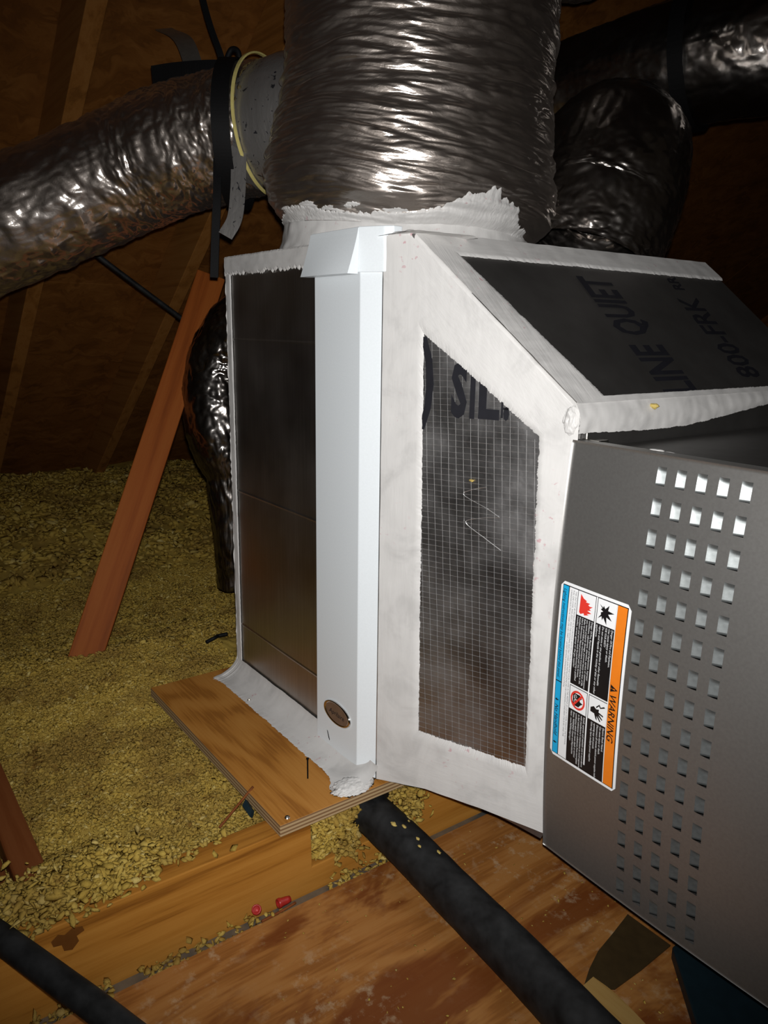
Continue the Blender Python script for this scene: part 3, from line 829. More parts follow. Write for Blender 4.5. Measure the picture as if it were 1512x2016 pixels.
lab_rect('white_rule', e+.001, LBW-e-.001, .0843, .0853, .0010, M['lab_white'], wl, 40)
IC = {'burst': (e+.001, .0580), 'fire': (e+.001, .0283), 'shock': (.1222, .0580), 'gas': (.1222, .0283)}
for a, b_ in IC.values(): lab_rect('icon_tile', a, a+.0290, b_, b_+.0262, .0010, M['lab_white'], wl, 6)
def icon(name, pts, key, mat, off=.0013): 
    a, b_ = IC[key]; return lab_poly(name, [(a+p[0]*.029, b_+p[1]*.0262) for p in pts], off, mat, wl)
icon('burst_icon', [(.20, .10), (.30, .30), (.22, .33), (.33, .42), (.14, .62), (.36, .58), (.40, .92), (.50, .60), (.72, .82), (.64, .52), (.94, .56), (.70, .36), (.82, .30), (.66, .26), (.80, .06), (.60, .22), (.52, .20), (.46, .32), (.40, .18), (.34, .26)], 'burst', M['lab_black'])
icon('flame_icon', [(.10, .16), (.25, .34), (.30, .52), (.36, .48), (.36, .72), (.44, .62), (.48, .70), (.46, .88), (.58, .70), (.62, .80), (.68, .60), (.74, .84), (.82, .58), (.84, .70), (.92, .44), (.84, .40), (.92, .22), (.86, .14)], 'fire', M['lab_red'])
icon('hand_icon', [(.46, .12), (.64, .12), (.66, .34), (.86, .44), (.90, .52), (.72, .48), (.90, .66), (.88, .72), (.68, .56), (.80, .78), (.76, .82), (.60, .60), (.64, .84), (.58, .84), (.52, .58), (.40, .60), (.44, .44), (.36, .30)], 'shock', M['lab_black'])
icon('spark_icon', [(.18, .86), (.22, .92), (.34, .66), (.26, .58), (.40, .44), (.34, .42), (.18, .60), (.28, .68)], 'shock', M['lab_black'])
icon('gas_icon', [(.24, .20), (.24, .62), (.36, .74), (.44, .62), (.52, .62), (.56, .80), (.66, .66), (.78, .56), (.78, .20)], 'gas', M['lab_black'])
a0, b0 = IC['gas']; cxa, cyb = a0+.0145, b0+.0131
NR = 40; q = np.linspace(0, 2*np.pi, NR, endpoint=False)
V2 = np.vstack([np.stack([cxa+.0118*np.cos(q), cyb+.0112*np.sin(q)], -1), np.stack([cxa+.0092*np.cos(q), cyb+.0087*np.sin(q)], -1)])
mesh_obj('ban_ring', lab(.0016)(V2[:, 0], V2[:, 1]), [(i, (i+1) % NR, NR+(i+1) % NR, NR+i) for i in range(NR)], M['lab_red'], wl)
lab_poly('ban_bar', [(cxa-.0080, cyb+.0050), (cxa-.0062, cyb+.0068), (cxa+.0080, cyb-.0050), (cxa+.0062, cyb-.0068)], .0017, M['lab_red'], wl)
letter('label_text', 'GAS', lab(.0014), cxa-.006, cyb-.006, M['lab_white'], wl, .0045, .0105)
lab_poly('warning_triangle', [(.0965, .0868), (.1010, .0968), (.1055, .0868)], .0012, M['lab_black'], wl)
letter('label_text', '!', lab(.0014), .1003, .0876, M['lab_orange'], wl, .006, .0014)
letter('label_text', 'WARNING', lab(.0013), .1085, .0870, M['lab_black'], wl, .0088, .058, .25, .012)
letter('label_text', 'Lighting instructions may be located behind this panel.', lab(.0013), .0085, .0062, M['lab_black'], wl, .0044, .1120, .2, .01)
letter('label_text', 'No Handhold', lab(.0013), .1560, .0060, M['lab_black'], wl, .0052, .0420, .25, .012)
for a in (.1475, .2050):
    lab_poly('arrow_icon', [(a+.0012, .0108), (a+.0028, .0108), (a+.0028, .0080), (a+.0040, .0080), (a+.0020, .0052), (a, .0080), (a+.0012, .0080)], .0013, M['lab_black'], wl)
T_ = ['THIS UNIT MUST BE INSTALLED IN ACCORDANCE WITH MFG\'S INSTRUCTIONS AND LOCAL CODES. IN THE ABSENCE OF LOCAL CODES, FOLLOW THE NATIONAL',
      'FUEL GAS CODE, ANSI Z223.1 AND THE NATIONAL ELECTRIC CODE (USA INSTALLATION) OR USE CANADIAN STANDARDS CSA B149.1 AND THE',
      'CANADIAN ELECTRICAL CODE CSA C22.1 PART 1 - LATEST EDITION (CANADIAN INSTALLATION)']
for i, s_ in enumerate(T_): letter('label_text', s_, lab(.0013), .0070, .0241-i*.0036, M['lab_black'], wl, .0021, [.196, .186, .122][i])
def para(lines, a, btop, wid, pitch, hgt_):
    mx = max(len(s_) for s_ in lines)
    for i, s_ in enumerate(lines): letter('label_text', s_, lab(.0013), a, btop-i*pitch, M['lab_white'], wl, hgt_, wid*len(s_)/mx, .15)
para(['Danger Of Fire and Explosion.', 'Can cause injury or death.', 'FOR YOUR SAFETY', 'Do not store or use gasoline or other flammable', 'vapors and liquids in the vicinity of this or any other', 'appliance.'], .0350, .0805, .083, .0043, .0026)
para(['Danger Of Fire, Explosion and Asphyxiation. Improper', 'installation, adjustment, alteration, service or maintenance', 'can cause property damage, personal injury or loss of life.', 'Refer to and follow the instructions and procedures in the', "User's Information Manual provided with this furnace.", 'Installation and service must be performed by a qualified', 'installer, service agency or the gas supplier.'], .0350, .0517, .083, .0036, .0024)
para(['Electric Shock Hazard.', 'Can cause injury or death.', 'Disconnect all remote electric power supplies before', 'opening any unit panels.', 'Unit may have multiple power supplies.'], .1535, .0805, .071, .0043, .0026)
para(['Install, operate and maintain unit in accordance', "with manufacturer's instructions to avoid exposure", 'to fuel substances or substances from incomplete', 'combustion which can cause death or serious', 'illness. WARNING: Cancer and Reproductive', 'Harm - www.P65Warnings.ca.gov'], .1535, .0517, .068, .0040, .0026)

# blocks that carry the furnace and the dark pan beneath it
sb_ = tag(box('support_block', (1.16, .25, DZ+.0005), (1.25, .66, -.0005), M['joist'], None, .003), 'wooden block carrying the furnace above the deck', 'support block')
sb2 = tag(box('support_block', (.60, .48, DZ+.0005), (.66, .66, -.0005), M['joist'], None, .003), 'wooden block under the far end of the furnace beside the transition', 'support block')
o = prism('drain_pan', [(.728, .188, DZ+.001), (.830, .093, DZ+.001), (1.14, .093, DZ+.001), (1.14, .46, DZ+.001), (.728, .46, DZ+.001)], (0, 0, .018), M['blue'], None, .002)
tag(o, 'dark blue metal pan on the deck under the furnace', 'drain pan')
# curved sheet with the furnace's shade in its colour; pale stick beside the pipe
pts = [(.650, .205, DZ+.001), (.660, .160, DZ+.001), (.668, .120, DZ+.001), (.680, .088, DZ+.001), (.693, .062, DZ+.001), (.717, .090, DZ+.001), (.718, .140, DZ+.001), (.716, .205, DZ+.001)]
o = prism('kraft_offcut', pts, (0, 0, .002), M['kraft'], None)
tag(o, 'curved sheet offcut coloured as in shade on the deck below the furnace panel', 'offcut')
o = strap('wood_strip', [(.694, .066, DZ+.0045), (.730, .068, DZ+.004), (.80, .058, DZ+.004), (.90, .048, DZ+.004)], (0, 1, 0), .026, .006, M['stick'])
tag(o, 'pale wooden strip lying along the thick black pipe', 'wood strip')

# ------------------------------------------------------------------ flex ducts
def duct_grid(path_pts, n, k, rad, amp, seed, around=1.6, along=30.0, rib=0.0, oval=None):
    path = catmull(path_pts, n)
    tan, A, B = frames(path)
    L_ = np.r_[0, np.cumsum(np.linalg.norm(np.diff(path, axis=0), axis=1))]
    th = np.linspace(0, 2*np.pi, k, endpoint=False)
    cs, sn_ = np.cos(th)[None], np.sin(th)[None]
    s_ = L_[:, None]
    w = .020*noise(cs*1.5+seed, sn_*1.5, s_*7)
    sw = s_+w
    ra = around
    n_1 = noise(cs*ra+seed, sn_*ra, sw*along)
    n_2 = noise(cs*ra*2.2, sn_*ra*2.2+seed, sw*along*2.1+4)
    n_3 = noise(cs*ra*5, sn_*ra*5, sw*along*4.3+seed)
    n_0 = noise(cs*.9+seed*2, sn_*.9, s_*6)
    d = amp*(1.3*n_0+1.7*np.abs(n_1)+1.0*np.abs(n_2)+.6*np.abs(n_3))
    if rib: d = d+rib*np.sin(s_*2*np.pi/.038+th[None])
    r0 = rad(L_/L_[-1]) if callable(rad) else np.full(n, rad)
    rr = r0[:, None]+d
    if oval: rr = rr*(1+oval[0]*np.cos(2*(th[None]-oval[1])))
    Vv = path[:, None]+rr[..., None]*(np.cos(th)[None, :, None]*A[:, None]+np.sin(th)[None, :, None]*B[:, None])
    N = (np.cos(th)[None, :, None]*A[:, None]+np.sin(th)[None, :, None]*B[:, None])
    return Vv, N, path, tan, A, B, L_, th
def duct_mesh(name, Vv, mat, parent):
    n, k = Vv.shape[:2]
    return mesh_obj(name, Vv.reshape(-1, 3), quads(n, k, True), mat, parent, True)

# big supply duct on top of the plenum
DC = np.array([.113, .213])
md = thing('flex_duct', 'huge crinkled silver duct rising from the top of the plenum', 'duct', (DC[0], DC[1], H))
def rmain(u):
    z = u*.92
    base = .2085+.016*np.exp(-((z-.07)/.075)**2)+.004*np.sin(z*17)
    foot = np.clip(z/.050, 0, 1)
    return base*(.88+.12*np.sin(foot*np.pi/2))-.030*np.clip((z-.50)/.3, 0, 1)
Vv, Nn, path, tan, A, B, L_, th = duct_grid([(DC[0], DC[1], H+.024), (DC[0]+.010, DC[1]+.014, .98), (DC[0]+.012, DC[1]+.020, 1.20), (DC[0]-.015, DC[1]+.03, 1.33), (DC[0]-.01, DC[1]+.16, 1.415), (DC[0]+.0, DC[1]+.40, 1.43)],
    640, 420, rmain, .0072, 1.7, around=1.0, along=36, oval=(.045, math.radians(7)))
duct_mesh('jacket', Vv, M['foil'], md)
# inner collar, coated with mastic
n, k = 30, 200
zc2 = np.linspace(H-.001, H+.060, n); thc = np.linspace(0, 2*np.pi, k, endpoint=False)
rc = .196+.012*(1-np.linspace(0, 1, n))[:, None]**3+.003*noise(np.cos(thc)[None]*9, np.sin(thc)[None]*9, zc2[:, None]*60)
Vc = np.stack([DC[0]+rc*np.cos(thc), DC[1]+rc*np.sin(thc), np.broadcast_to(zc2[:, None], rc.shape)], -1)
mesh_obj('mastic_collar', Vc.reshape(-1, 3), quads(n, k, True)[:, ::-1], M['mastic'], md, True)
# mastic daubed up over the foot of the jacket: follows the crinkles, ragged upper edge
KC = Vv.shape[1]
def on_jacket(th_, h_, off=0.0):
    """point on the crinkled jacket at angle th_ and height h_ above its foot"""
    row = np.interp(h_, L_, np.arange(len(L_))); colf = (th_/(2*np.pi)*KC) % KC
    r0 = np.clip(np.floor(row).astype(int), 0, len(L_)-2); fr = (row-r0)[..., None]
    c0 = np.floor(colf).astype(int) % KC; c1 = (c0+1) % KC; fc_ = (colf-np.floor(colf))[..., None]
    P = (Vv[r0, c0]*(1-fc_)+Vv[r0, c1]*fc_)*(1-fr)+(Vv[r0+1, c0]*(1-fc_)+Vv[r0+1, c1]*fc_)*fr
    return P+Nn[r0, c0]*np.asarray(off)[..., None]
th_cam = math.atan2(1.164-DC[0], .596+DC[1])                                     # angle that faces the photographer
NC, NRW = 1500, 22
tc_ = np.linspace(0, 2*np.pi, NC, endpoint=False)
da = (tc_-th_cam+np.pi) % (2*np.pi)-np.pi                                        # + is to the right
cx1, cy1 = np.cos(tc_), np.sin(tc_)
lim = .006+.052*np.exp(-((da-.58)/.40)**2)+.012*np.exp(-((da+.85)/.25)**2)+.006*np.exp(-((da+.15)/.3)**2)
lim = lim*(1+.5*noise(cx1*6, cy1*6, 1.0)+.25*noise(cx1*20, cy1*20, 5.0))+.004*noise(cx1*40, cy1*40, 2.)+.0022*noise(cx1*95, cy1*95, 3.)+.0008*noise(cx1*260, cy1*260, 4.)
lim = np.maximum(lim, .0015)
bb_ = np.linspace(0, 1, NRW)
HH = bb_[:, None]*lim[None]
TH = np.broadcast_to(tc_[None], HH.shape)
offc = (.0022*(1-bb_**6))[:, None]+.0008*noise(np.cos(TH)*60, np.sin(TH)*60, HH*300)+.0004
mesh_obj('mastic_coat', on_jacket(TH, HH, np.maximum(offc, .0003)).reshape(-1, 3), quads(NRW, NC, True), M['mastic_h'], md, True)
# loose daubs dragged along the foil above the coat
rd_ = np.random.RandomState(5)
SV, SF = [], []
for _ in range(22):
    d0 = rd_.uniform(-1.15, .55); h0 = rd_.uniform(.004, .020); ln = rd_.uniform(.05, .16); ht = rd_.uniform(.002, .0045); sl = rd_.uniform(-.01, .015)
    g, w_ = np.meshgrid(np.linspace(-1, 1, 40), np.linspace(-1, 1, 7))
    env = np.sqrt(np.clip(1-g**2, 0, 1))*(.6+.5*noise(g*6+h0*900, 1.3, d0*7)+.25*noise(g*19, h0*300, 2.3))
    T_a = th_cam+d0+g*ln*.5
    H_a = np.maximum(.001, h0+sl*g*ln+w_*ht*env)
    o_ = sum(len(v_) for v_ in SV)
    SV.append(on_jacket(T_a, H_a, .0012*(1-w_**2)+.0003).reshape(-1, 3)); SF.append(quads(7, 40)+o_)
mesh_obj('mastic_daubs', np.vstack(SV), np.vstack(SF), M['mastic_h'], md, True)['kind'] = 'stuff'

# branch duct on the left, hung by a strap
ld = thing('flex_duct', 'crinkled silver duct sagging out to the left below the rafter', 'duct', (-.39, -.08, .82))
LDP = [(-.03, .195, 1.003), (-.115, .150, 1.003), (-.185, .108, 1.000), (-.232, .070, .990), (-.300, .005, .970), (-.388, -.079, .930), (-.504, -.277, .829), (-.62, -.47, .73)]
def rleft(u): return .098+.010*np.sin(np.clip(u*5, 0, 1)*np.pi/2)-.02*np.clip(1-u/.2, 0, 1)
Vl, Nl, lpath, ltan, lA, lB, lL, lth = duct_grid(LDP, 300, 260, rleft, .0058, 5.2, around=2.0, along=26)
duct_mesh('jacket', Vl, M['foil_iso'], ld)
def ring_on(path, i, tan, A, B, r, w, thick, mat, name, parent, k=80, sq=1.0):
    p, a, b_, t_ = path[i], A[i], B[i], tan[i]
    q = np.linspace(0, 2*np.pi, k, endpoint=False)
    prof = [(r, -w/2), (r+thick, -w/2), (r+thick, w/2), (r, w/2)]
    V = np.stack([p+(rr*np.cos(q))[:, None]*a+(rr*sq*np.sin(q))[:, None]*b_+dd*t_ for rr, dd in prof], 1)
    F = []
    for i_ in range(k):
        j_ = (i_+1) % k
        for m in range(4):
            F.append((i_*4+m, i_*4+(m+1) % 4, j_*4+(m+1) % 4, j_*4+m))
    return mesh_obj(name, V.reshape(-1, 3), F, mat, parent)
i_sl = int(300*.07)
slv = tube('taped_sleeve', [lpath[2], lpath[22], lpath[int(np.argmin(np.abs(lpath[:, 0]+.228)))]], .112, M['foil_tape'], ld, n=30, k=60, caps=False, rfun=lambda u, th: .1120-.018*np.clip((u-.7)/.3, 0, 1)+.003*noise(u*6, np.cos(th)*6, np.sin(th)*6)+0*th)
zt = ring_on(lpath, int(np.argmin(np.abs(lpath[:, 0]+.172))), ltan, lA, lB, .1150, .005, .003, M['tie'], 'zip_tie', ld); zt['label'] = 'yellowed nylon zip tie'
strap('foil_tape_tail', [(-.125, .035, .955), (-.116, .030, .915), (-.106, .022, .870), (-.100, .012, .830), (-.104, -.004, .802)], (.62, .78, 0), .026, .0012, M['foil_tape'], ld, 40)

# black hanger around the branch duct
hs = thing('hanger_strap', 'black webbing strap hanging the left duct from the roof', 'strap', (-.2, .05, .80))
def near_x(X_): return int(np.argmin(np.abs(lpath[:, 0]-X_)))
hc = np.array([-.216, .076, .987]); hd = np.array([-.80, .60, 0]); hw = np.array([.60, .80, 0])
q = np.linspace(0, 2*np.pi, 72)
strap('loop', [hc+hd*.135*math.cos(a)+np.array([0, 0, 1])*.122*math.sin(a) for a in q], hw, .030, .003, M['strap'], hs, 140)
strap('hanging_tail', [(-.160, .012, .935), (-.140, .000, .87), (-.135, -.008, .80), (-.132, -.014, .735)], (.62, .78, 0), .014, .003, M['strap'], hs)
strap('upper_webbing', [(-.226, .062, 1.085), (-.230, .057, 1.119), (-.268, .044, 1.214), (-.33, .02, roof_z(-.33)-.006)], (.62, .78, 0), .011, .003, M['strap'], hs)
strap('cross_webbing', [(-.337, -.029, 1.093), (-.300, .000, 1.096), (-.240, .045, 1.094), (-.190, .075, 1.085), (-.174, .083, 1.078)], [(0, 0, 1), (0, .1, 1), (.1, 0, 1), (.2, .2, 1), (.3, .3, 1)], .036, .004, M['strap'], hs)
tube('buckle', [(-.214, .058, 1.105), (-.206, .066, 1.124), (-.196, .074, 1.120), (-.196, .076, 1.100)], .005, M['strap'], hs, n=24, k=10)
o = strap('metal_strap', [(-.60, .10, roof_z(-.60)-.006), (-.47, .09, 1.21), (-.385, .080, 1.118)], (.62, .78, 0), .036, .002, M['steel'])
tag(o, 'dull grey hanger strip against the roof sheathing', 'metal strap')
o = tube('cable', [(-.72, -.10, .86), (-.706, -.04, .805), (-.707, .162, .664), (-.72, .26, .60)], .006, M['rubber'], None, 40, 10)
tag(o, 'thin black cable slanting behind the leaning red plank', 'cable')

# ducts in the dark on the right, behind the big one
rd = thing('flex_duct', 'dark shiny duct elbow rising behind the plenum beside the big duct', 'duct', (.15, .60, H))
Vr, *_ = duct_grid([(.190, .560, H+.002), (.186, .600, .86), (.160, .66, .96), (.070, .80, .99), (-.12, 1.02, .98)], 240, 240, lambda u: .128+.012*np.sin(u*7), .0055, 8.3, around=2.0, along=22)
duct_mesh('jacket', Vr, M['foil_shaded'], rd)
ud = thing('flex_duct', 'dark duct crossing to the right edge above the duct elbow', 'duct', (.25, .8, 1.0))
Vu, Nu_, upath, utan, uA, uB, uL, uth = duct_grid([(-.30, .88, 1.165), (-.129, .921, 1.191), (.065, .967, 1.206), (.247, 1.03, 1.219), (.46, 1.13, 1.24), (.75, 1.28, 1.29)], 240, 220, lambda u: .110+.035*u, .0030, 12.1, around=2.2, along=20)
duct_mesh('jacket', Vu, M['foil_shaded'], ud)
us = thing('hanger_strap', 'black strap wrapped round the dark duct at the upper right', 'strap', (.1, .98, 1.06))
iu = int(np.argmin(np.abs(upath[:, 0]-.100)))
ring_on(upath, iu, utan, uA, uB, .134, .030, .003, M['strap'], 'loop', us)
# low duct behind the plank
wd_ = thing('flex_duct', 'small dark duct bulging out behind the leaning plank', 'duct', (-.48, .14, .0))
Vw, *_ = duct_grid([(-.36, .24, .70), (-.43, .20, .67), (-.485, .165, .59), (-.49, .150, .50), (-.47, .145, .40), (-.455, .15, .30), (-.45, .16, .05)], 200, 160,
                   lambda u: np.interp(u, [0, .15, .35, .50, .58, .64, 1], [.060, .072, .080, .078, .064, .046, .044]), .0042, 15.3, around=2.2, along=20)
duct_mesh('jacket', Vw, M['foil_dark'], wd_)
# ------------------------------------------------------------------ leaning plank and timbers on the left
P0 = np.array([-.372, -.231, -.045]); P1 = np.array([-.600, .188, .766])
ax = (P1-P0); PLn = np.linalg.norm(ax); ax /= PLn
wv = np.array([.60, .80, 0]); wv -= ax*(wv@ax); wv /= np.linalg.norm(wv)
nvv = np.cross(ax, wv)
def rot_box(name, org, ex, ey, ez, dims, mat, bevel=.002):
    bm = bmesh.new(); bm_box(bm, (-dims[0]/2, -dims[1]/2, 0), (dims[0]/2, dims[1]/2, dims[2]), bevel, 2)
    o_ = bm_obj(name, bm, mat)
    o_.matrix_world = Matrix(((ex[0], ey[0], ez[0], org[0]), (ex[1], ey[1], ez[1], org[1]), (ex[2], ey[2], ez[2], org[2]), (0, 0, 0, 1)))
    return o_
# turned a little about its own length so that its narrow edge shows on the right
ca, sa = math.cos(.30), math.sin(.30)
wv2 = wv*ca+nvv*sa; nv2 = np.cross(ax, wv2)
tag(rot_box('leaning_plank', P0, wv2, nv2, ax, (.066, .026, PLn), M['plank']), 'reddish plank leaning up out of the yellow insulation', 'plank')
tag(box('floor_timber', (-.62, -.475, -.12), (.262, -.437, -.010), M['stud'], None, .003), 'dark red timber at the left edge half buried in insulation', 'timber')
tag(box('timber_block', (.165, -.80, -.12), (.235, -.477, -.030), M['stud'], None, .003), 'short dark timber block butted against the buried timber', 'timber')
tag(rot_box('plank_end', np.array([-.52, -.585, -.04]), np.array([.6, .8, 0]), np.array([-.8, .6, 0]), np.array([0, 0, 1.0]), (.05, .03, .115), M['plank']), 'sliver of red wood poking up at the left edge of the photo', 'plank')

# ------------------------------------------------------------------ black insulated pipes
pip = thing('insulated_pipe', 'thick black foam-covered pipe running out from under the plywood board', 'pipe', (.7, 0, DZ))
tube('foam_sleeve', [(.285, -.004, -.052), (.345, -.001, -.0555), (.42, .006, -.068), (.52, .010, -.0835), (.65, .004, -.0865), (.80, -.010, -.0865), (1.10, -.03, -.0865), (1.6, -.05, -.0865)], .031, M['rubber'], pip, n=160, k=40,
     rfun=lambda u, th: .0310+.0007*noise(u*40, np.cos(th)*2, np.sin(th)*2)+0*th)
rs = np.random.RandomState(11)
for (x, q, r) in ((.395, .9, .0045), (.405, 1.15, .003), (.400, 1.9, .0045), (.412, 1.6, .0035), (.44, 1.5, .003), (.452, 1.7, .0025), (.47, 1.1, .004)):
    y = .003+.031*math.cos(q); z = float(np.interp(x, [.345, .42, .52], [-.0555, -.068, -.0835]))+.031*math.sin(q)
    crumb((x, y, z), r, x*40, pip)
tag(tube('insulated_pipe', [(.145, -.588, -.006), (.295, -.530, -.003), (.347, -.508, -.003), (.434, -.467, -.014), (.510, -.431, -.026), (.75, -.32, -.070), (.93, -.25, -.1030), (1.5, -.18, -.1035)], .0145, M['rubber'], None, n=110, k=28),
    'thinner black pipe crossing the bottom left corner over the joist', 'pipe')

# ------------------------------------------------------------------ loose-fill insulation
rng = np.random.RandomState(21)
def ground(x, y):
    h = -.040+.020*noise(x*2.1, y*2.1, .4)+.022*noise(x*6, y*6, 3.1)+.012*noise(x*13, y*13, 7.7)
    far = np.clip((-.9-x)/1.0, 0, 1); h = h+.085*far+.05*far*noise(x*3, y*3, 8.)-.045*np.exp(-((x+.80)/.28)**2)
    h = h+.042*np.exp(-(((x+.33)/.24)**2+((y+.20)/.34)**2))
    under = np.clip((x+.16)/.03, 0, 1)*np.clip((.33+.03-x)/.03, 0, 1)*np.clip((y+.185)/.03, 0, 1)   # below the board
    h = np.where(under > 0, np.minimum(h, -.028+(h+.028)*(1-under)), h)
    h = np.where(x > .26, np.minimum(h, -.022), h)
    h = h+.007*noise(x*30, y*30, 4.1)+.006*noise(x*64, y*64, 1.1)+.002*noise(x*130, y*130, 2.1)
    h = h+.035*np.exp(-(((x-.27)/.05)**2+((y+.43)/.085)**2))                                       # heap against the joist
    return h
gx = np.concatenate([np.linspace(-2.34, -1.0, 110), np.linspace(-.99, .305, 190)]); gy = np.concatenate([np.linspace(-1.6, -.75, 40), np.linspace(-.74, .3, 150), np.linspace(.32, 4.04, 100)])
GX, GY = np.meshgrid(gx, gy, indexing='ij')
GZ = ground(GX, GY)-.003
parts_v = [np.stack([GX, GY, GZ], -1).reshape(-1, 3)]
gq = quads(len(gx), len(gy))
tris = [np.vstack([gq[:, [0, 1, 2]], gq[:, [0, 2, 3]]])]
# flake prototypes
t_ = (1+5**.5)/2
ico = np.array([(-1, t_, 0), (1, t_, 0), (-1, -t_, 0), (1, -t_, 0), (0, -1, t_), (0, 1, t_), (0, -1, -t_), (0, 1, -t_), (t_, 0, -1), (t_, 0, 1), (-t_, 0, -1), (-t_, 0, 1)])
ico /= np.linalg.norm(ico[0])
icf = np.array([(0, 11, 5), (0, 5, 1), (0, 1, 7), (0, 7, 10), (0, 10, 11), (1, 5, 9), (5, 11, 4), (11, 10, 2), (10, 7, 6), (7, 1, 8), (3, 9, 4), (3, 4, 2), (3, 2, 6), (3, 6, 8), (3, 8, 9), (4, 9, 5), (2, 4, 11), (6, 2, 10), (8, 6, 7), (9, 8, 1)])
def rots(n):
    yaw = rng.uniform(0, 2*np.pi, n); tilt = rng.normal(size=n)*.65; az = rng.uniform(0, 2*np.pi, n)
    q1 = np.stack([np.cos(tilt/2), np.sin(tilt/2)*np.cos(az), np.sin(tilt/2)*np.sin(az), 0*tilt], -1)
    c2, s2 = np.cos(yaw/2), np.sin(yaw/2)
    q = np.stack([q1[:, 0]*c2-q1[:, 3]*s2, q1[:, 1]*c2+q1[:, 2]*s2, q1[:, 2]*c2-q1[:, 1]*s2, q1[:, 0]*s2+q1[:, 3]*c2], -1)
    w, x, y, z = q.T
    return np.stack([np.stack([1-2*(y*y+z*z), 2*(x*y-z*w), 2*(x*z+y*w)], -1), np.stack([2*(x*y+z*w), 1-2*(x*x+z*z), 2*(y*z-x*w)], -1), np.stack([2*(x*z-y*w), 2*(y*z+x*w), 1-2*(x*x+y*y)], -1)], 1)
base = [0]
def flakes(P, size):
    n = len(P)
    if not n: return
    sh = ico[None]*(1+rng.uniform(-.55, .55, (n, 12, 1)))*np.stack([rng.uniform(.9, 1.5, n), rng.uniform(.5, 1, n), rng.uniform(.2, .55, n)], -1)[:, None]
    Vq = np.einsum('nij,nkj->nki', rots(n), sh)*size[:, None, None]+P[:, None]
    o_ = sum(len(v_) for v_ in parts_v)
    parts_v.append(Vq.reshape(-1, 3))
    tris.append((icf[None]+(o_+np.arange(n)*12)[:, None, None]).reshape(-1, 3))
def scatter(n, x0, x1, y0, y1, smin, smax):
    x = rng.uniform(x0, x1, n); y = rng.uniform(y0, y1, n)
    hid = (x > -.13) & (y > -.14)
    x, y = x[~hid], y[~hid]
    sz = smin+(smax-smin)*rng.beta(1.3, 3, len(x))
    flakes(np.stack([x, y, ground(x, y)+sz*rng.uniform(-.5, .5, len(x))], -1), sz)
scatter(52000, -.35, .308, -.62, .05, .0012, .0058)
scatter(34000, -1.0, -.35, -.62, .45, .0020, .0075)
scatter(12000, -2.2, -1.0, -.9, 1.2, .006, .018)
def clump(n, cen, spread, smin, smax, lim=None):
    P = np.array(cen)+rng.normal(size=(n, 3))*np.array(spread)
    if lim is not None:
        lo, hi = np.array(lim[0]), np.array(lim[1]); P = P[((P >= lo) & (P <= hi)).all(1)]
    flakes(P, smin+(smax-smin)*rng.beta(1.4, 2.5, len(P)))
def boxfill(n, lo, hi, smin, smax):
    P = rng.uniform(lo, hi, (n, 3)); flakes(P, rng.uniform(smin, smax, n))
clump(1500, (.316, -.430, .000), (.018, .055, .012), .0025, .0085, ((.25, -.60, -.018), (.362, -.30, .045)))
clump(120, (.322, -.33, -.012), (.012, .05, .004), .003, .007, ((.28, -.45, -.018), (.345, -.2, .0)))
boxfill(1300, (.318, -.106, -.088), (.347, -.030, -.024), .0025, .0070)
clump(60, (.352, -.05, -.088), (.006, .015, .006), .003, .007)
clump(420, (.352, .052, -.045), (.010, .016, .018), .0025, .0075, ((.30, .030, -.09), (.385, .10, -.022)))
for y0, y1, n in ((-.09, .03, 90), (-.26, -.20, 30), (-.36, -.26, 60), (-.62, -.40, 160), (-.20, -.16, 6)):
    boxfill(n, (.352, y0, -.130), (.376, y1, -.114), .0022, .0055)
x = rng.uniform(.39, .9, 260); y = rng.uniform(-.25, .30, 260)
flakes(np.stack([x, y, np.full(260, DZ+.0008)], -1), rng.uniform(.0007, .0020, 260))
VA = np.vstack(parts_v); TA = np.vstack(tris)
ins = mesh_obj('loose_fill_insulation', VA, TA, M['fill'], None, True)
tag(ins, 'yellow fluffy loose-fill insulation covering the attic floor', 'insulation', kind='stuff')

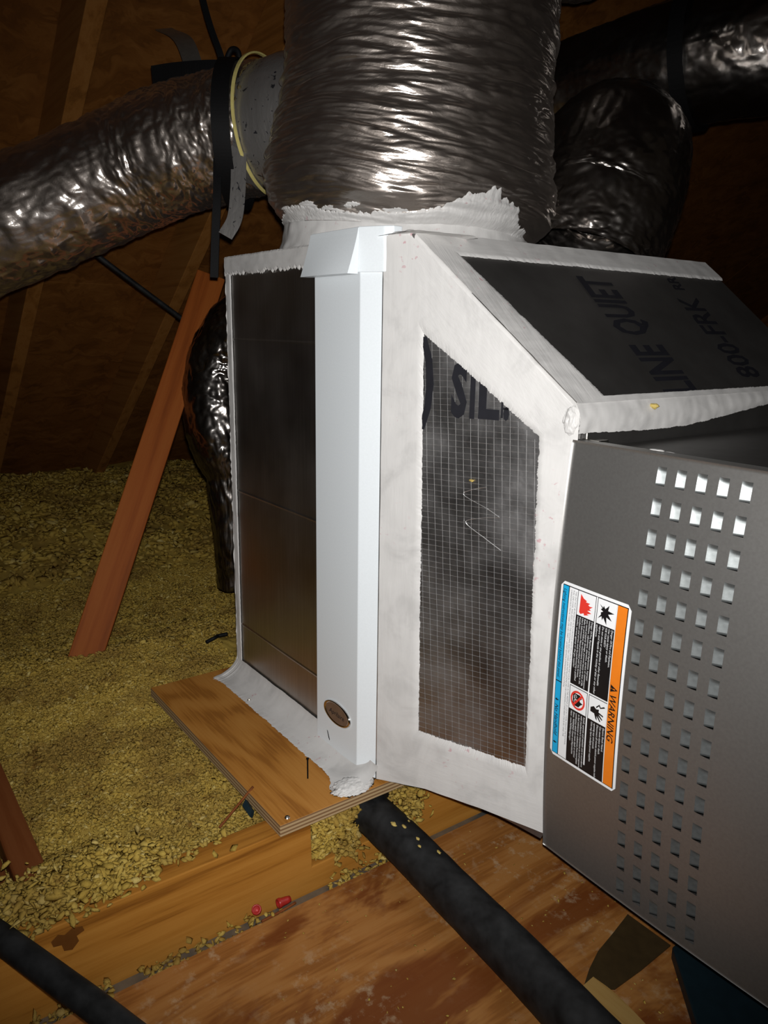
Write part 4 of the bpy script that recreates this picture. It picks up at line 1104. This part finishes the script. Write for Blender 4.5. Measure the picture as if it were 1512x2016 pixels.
# ------------------------------------------------------------------ small litter
def wire_nut(loc, rz, rx, lab):
    bm = bmesh.new()
    prof = [(0, 0), (.0062, 0), (.0066, .003), (.0056, .006), (.0050, .014), (.0040, .019), (0, .020)]
    k = 18
    rows = [[bm.verts.new((r*math.cos(q)*(1+.05*(i % 2)), r*math.sin(q)*(1+.05*(i % 2)), z)) for i, q in enumerate(np.linspace(0, 2*math.pi, k, endpoint=False))] for r, z in prof[1:-1]]
    for a, b_ in zip(rows[:-1], rows[1:]):
        for i in range(k): bm.faces.new((a[i], a[(i+1) % k], b_[(i+1) % k], b_[i]))
    bm.faces.new(rows[-1])
    inn_ = [bm.verts.new((.0046*math.cos(q), .0046*math.sin(q), .0)) for q in np.linspace(0, 2*math.pi, k, endpoint=False)]
    dp = [bm.verts.new((.0030*math.cos(q), .0030*math.sin(q), .012)) for q in np.linspace(0, 2*math.pi, k, endpoint=False)]
    for i in range(k):
        bm.faces.new((rows[0][(i+1) % k], rows[0][i], inn_[i], inn_[(i+1) % k])); bm.faces.new((inn_[(i+1) % k], inn_[i], dp[i], dp[(i+1) % k]))
    bm.faces.new(dp)
    o_ = bm_obj('wire_nut', bm, M['red'], None, True)
    o_.location = loc; o_.rotation_euler = (rx, 0, rz)
    return tag(o_, lab, 'wire nut')
wire_nut((.364, -.2080, -.1040), math.radians(-127), math.radians(138), 'red wire nut showing its open end, nearest the pipe crossing the corner')
wire_nut((.364, -.176, -.111), math.radians(178), math.radians(92), 'red wire nut lying on its side above the thin dark rod')
o = tube('thin_rod', [(.375, -.206, DZ+.002), (.374, -.180, DZ+.002), (.371, -.152, DZ+.002)], .0018, M['stud'], None, 12, 8)
tag(o, 'thin dark brown rod lying beside the red wire nuts', 'rod')
o = tube('wood_splinter', [(.285, -.222, -.020), (.272, -.190, -.008), (.255, -.155, .002)], .0018, M['stud'], None, 12, 8)
tag(o, 'brown splinter sticking out beside the plywood board', 'splinter')
o = prism('plastic_scrap', [(.262, -.171, -.008), (.282, -.171, -.014), (.290, -.178, -.018), (.268, -.179, -.012)], (0, .004, -.004), M['blue'], None)
tag(o, 'blue plastic scrap tucked against the edge of the plywood board', 'scrap')
o = tube('black_scrap', [(-.268, .000, .006), (-.262, .016, .014), (-.272, .030, .012), (-.262, .046, .016)], .004, M['strap'], None, 16, 8)
tag(o, 'small black curl lying on the insulation behind the plywood board', 'scrap')
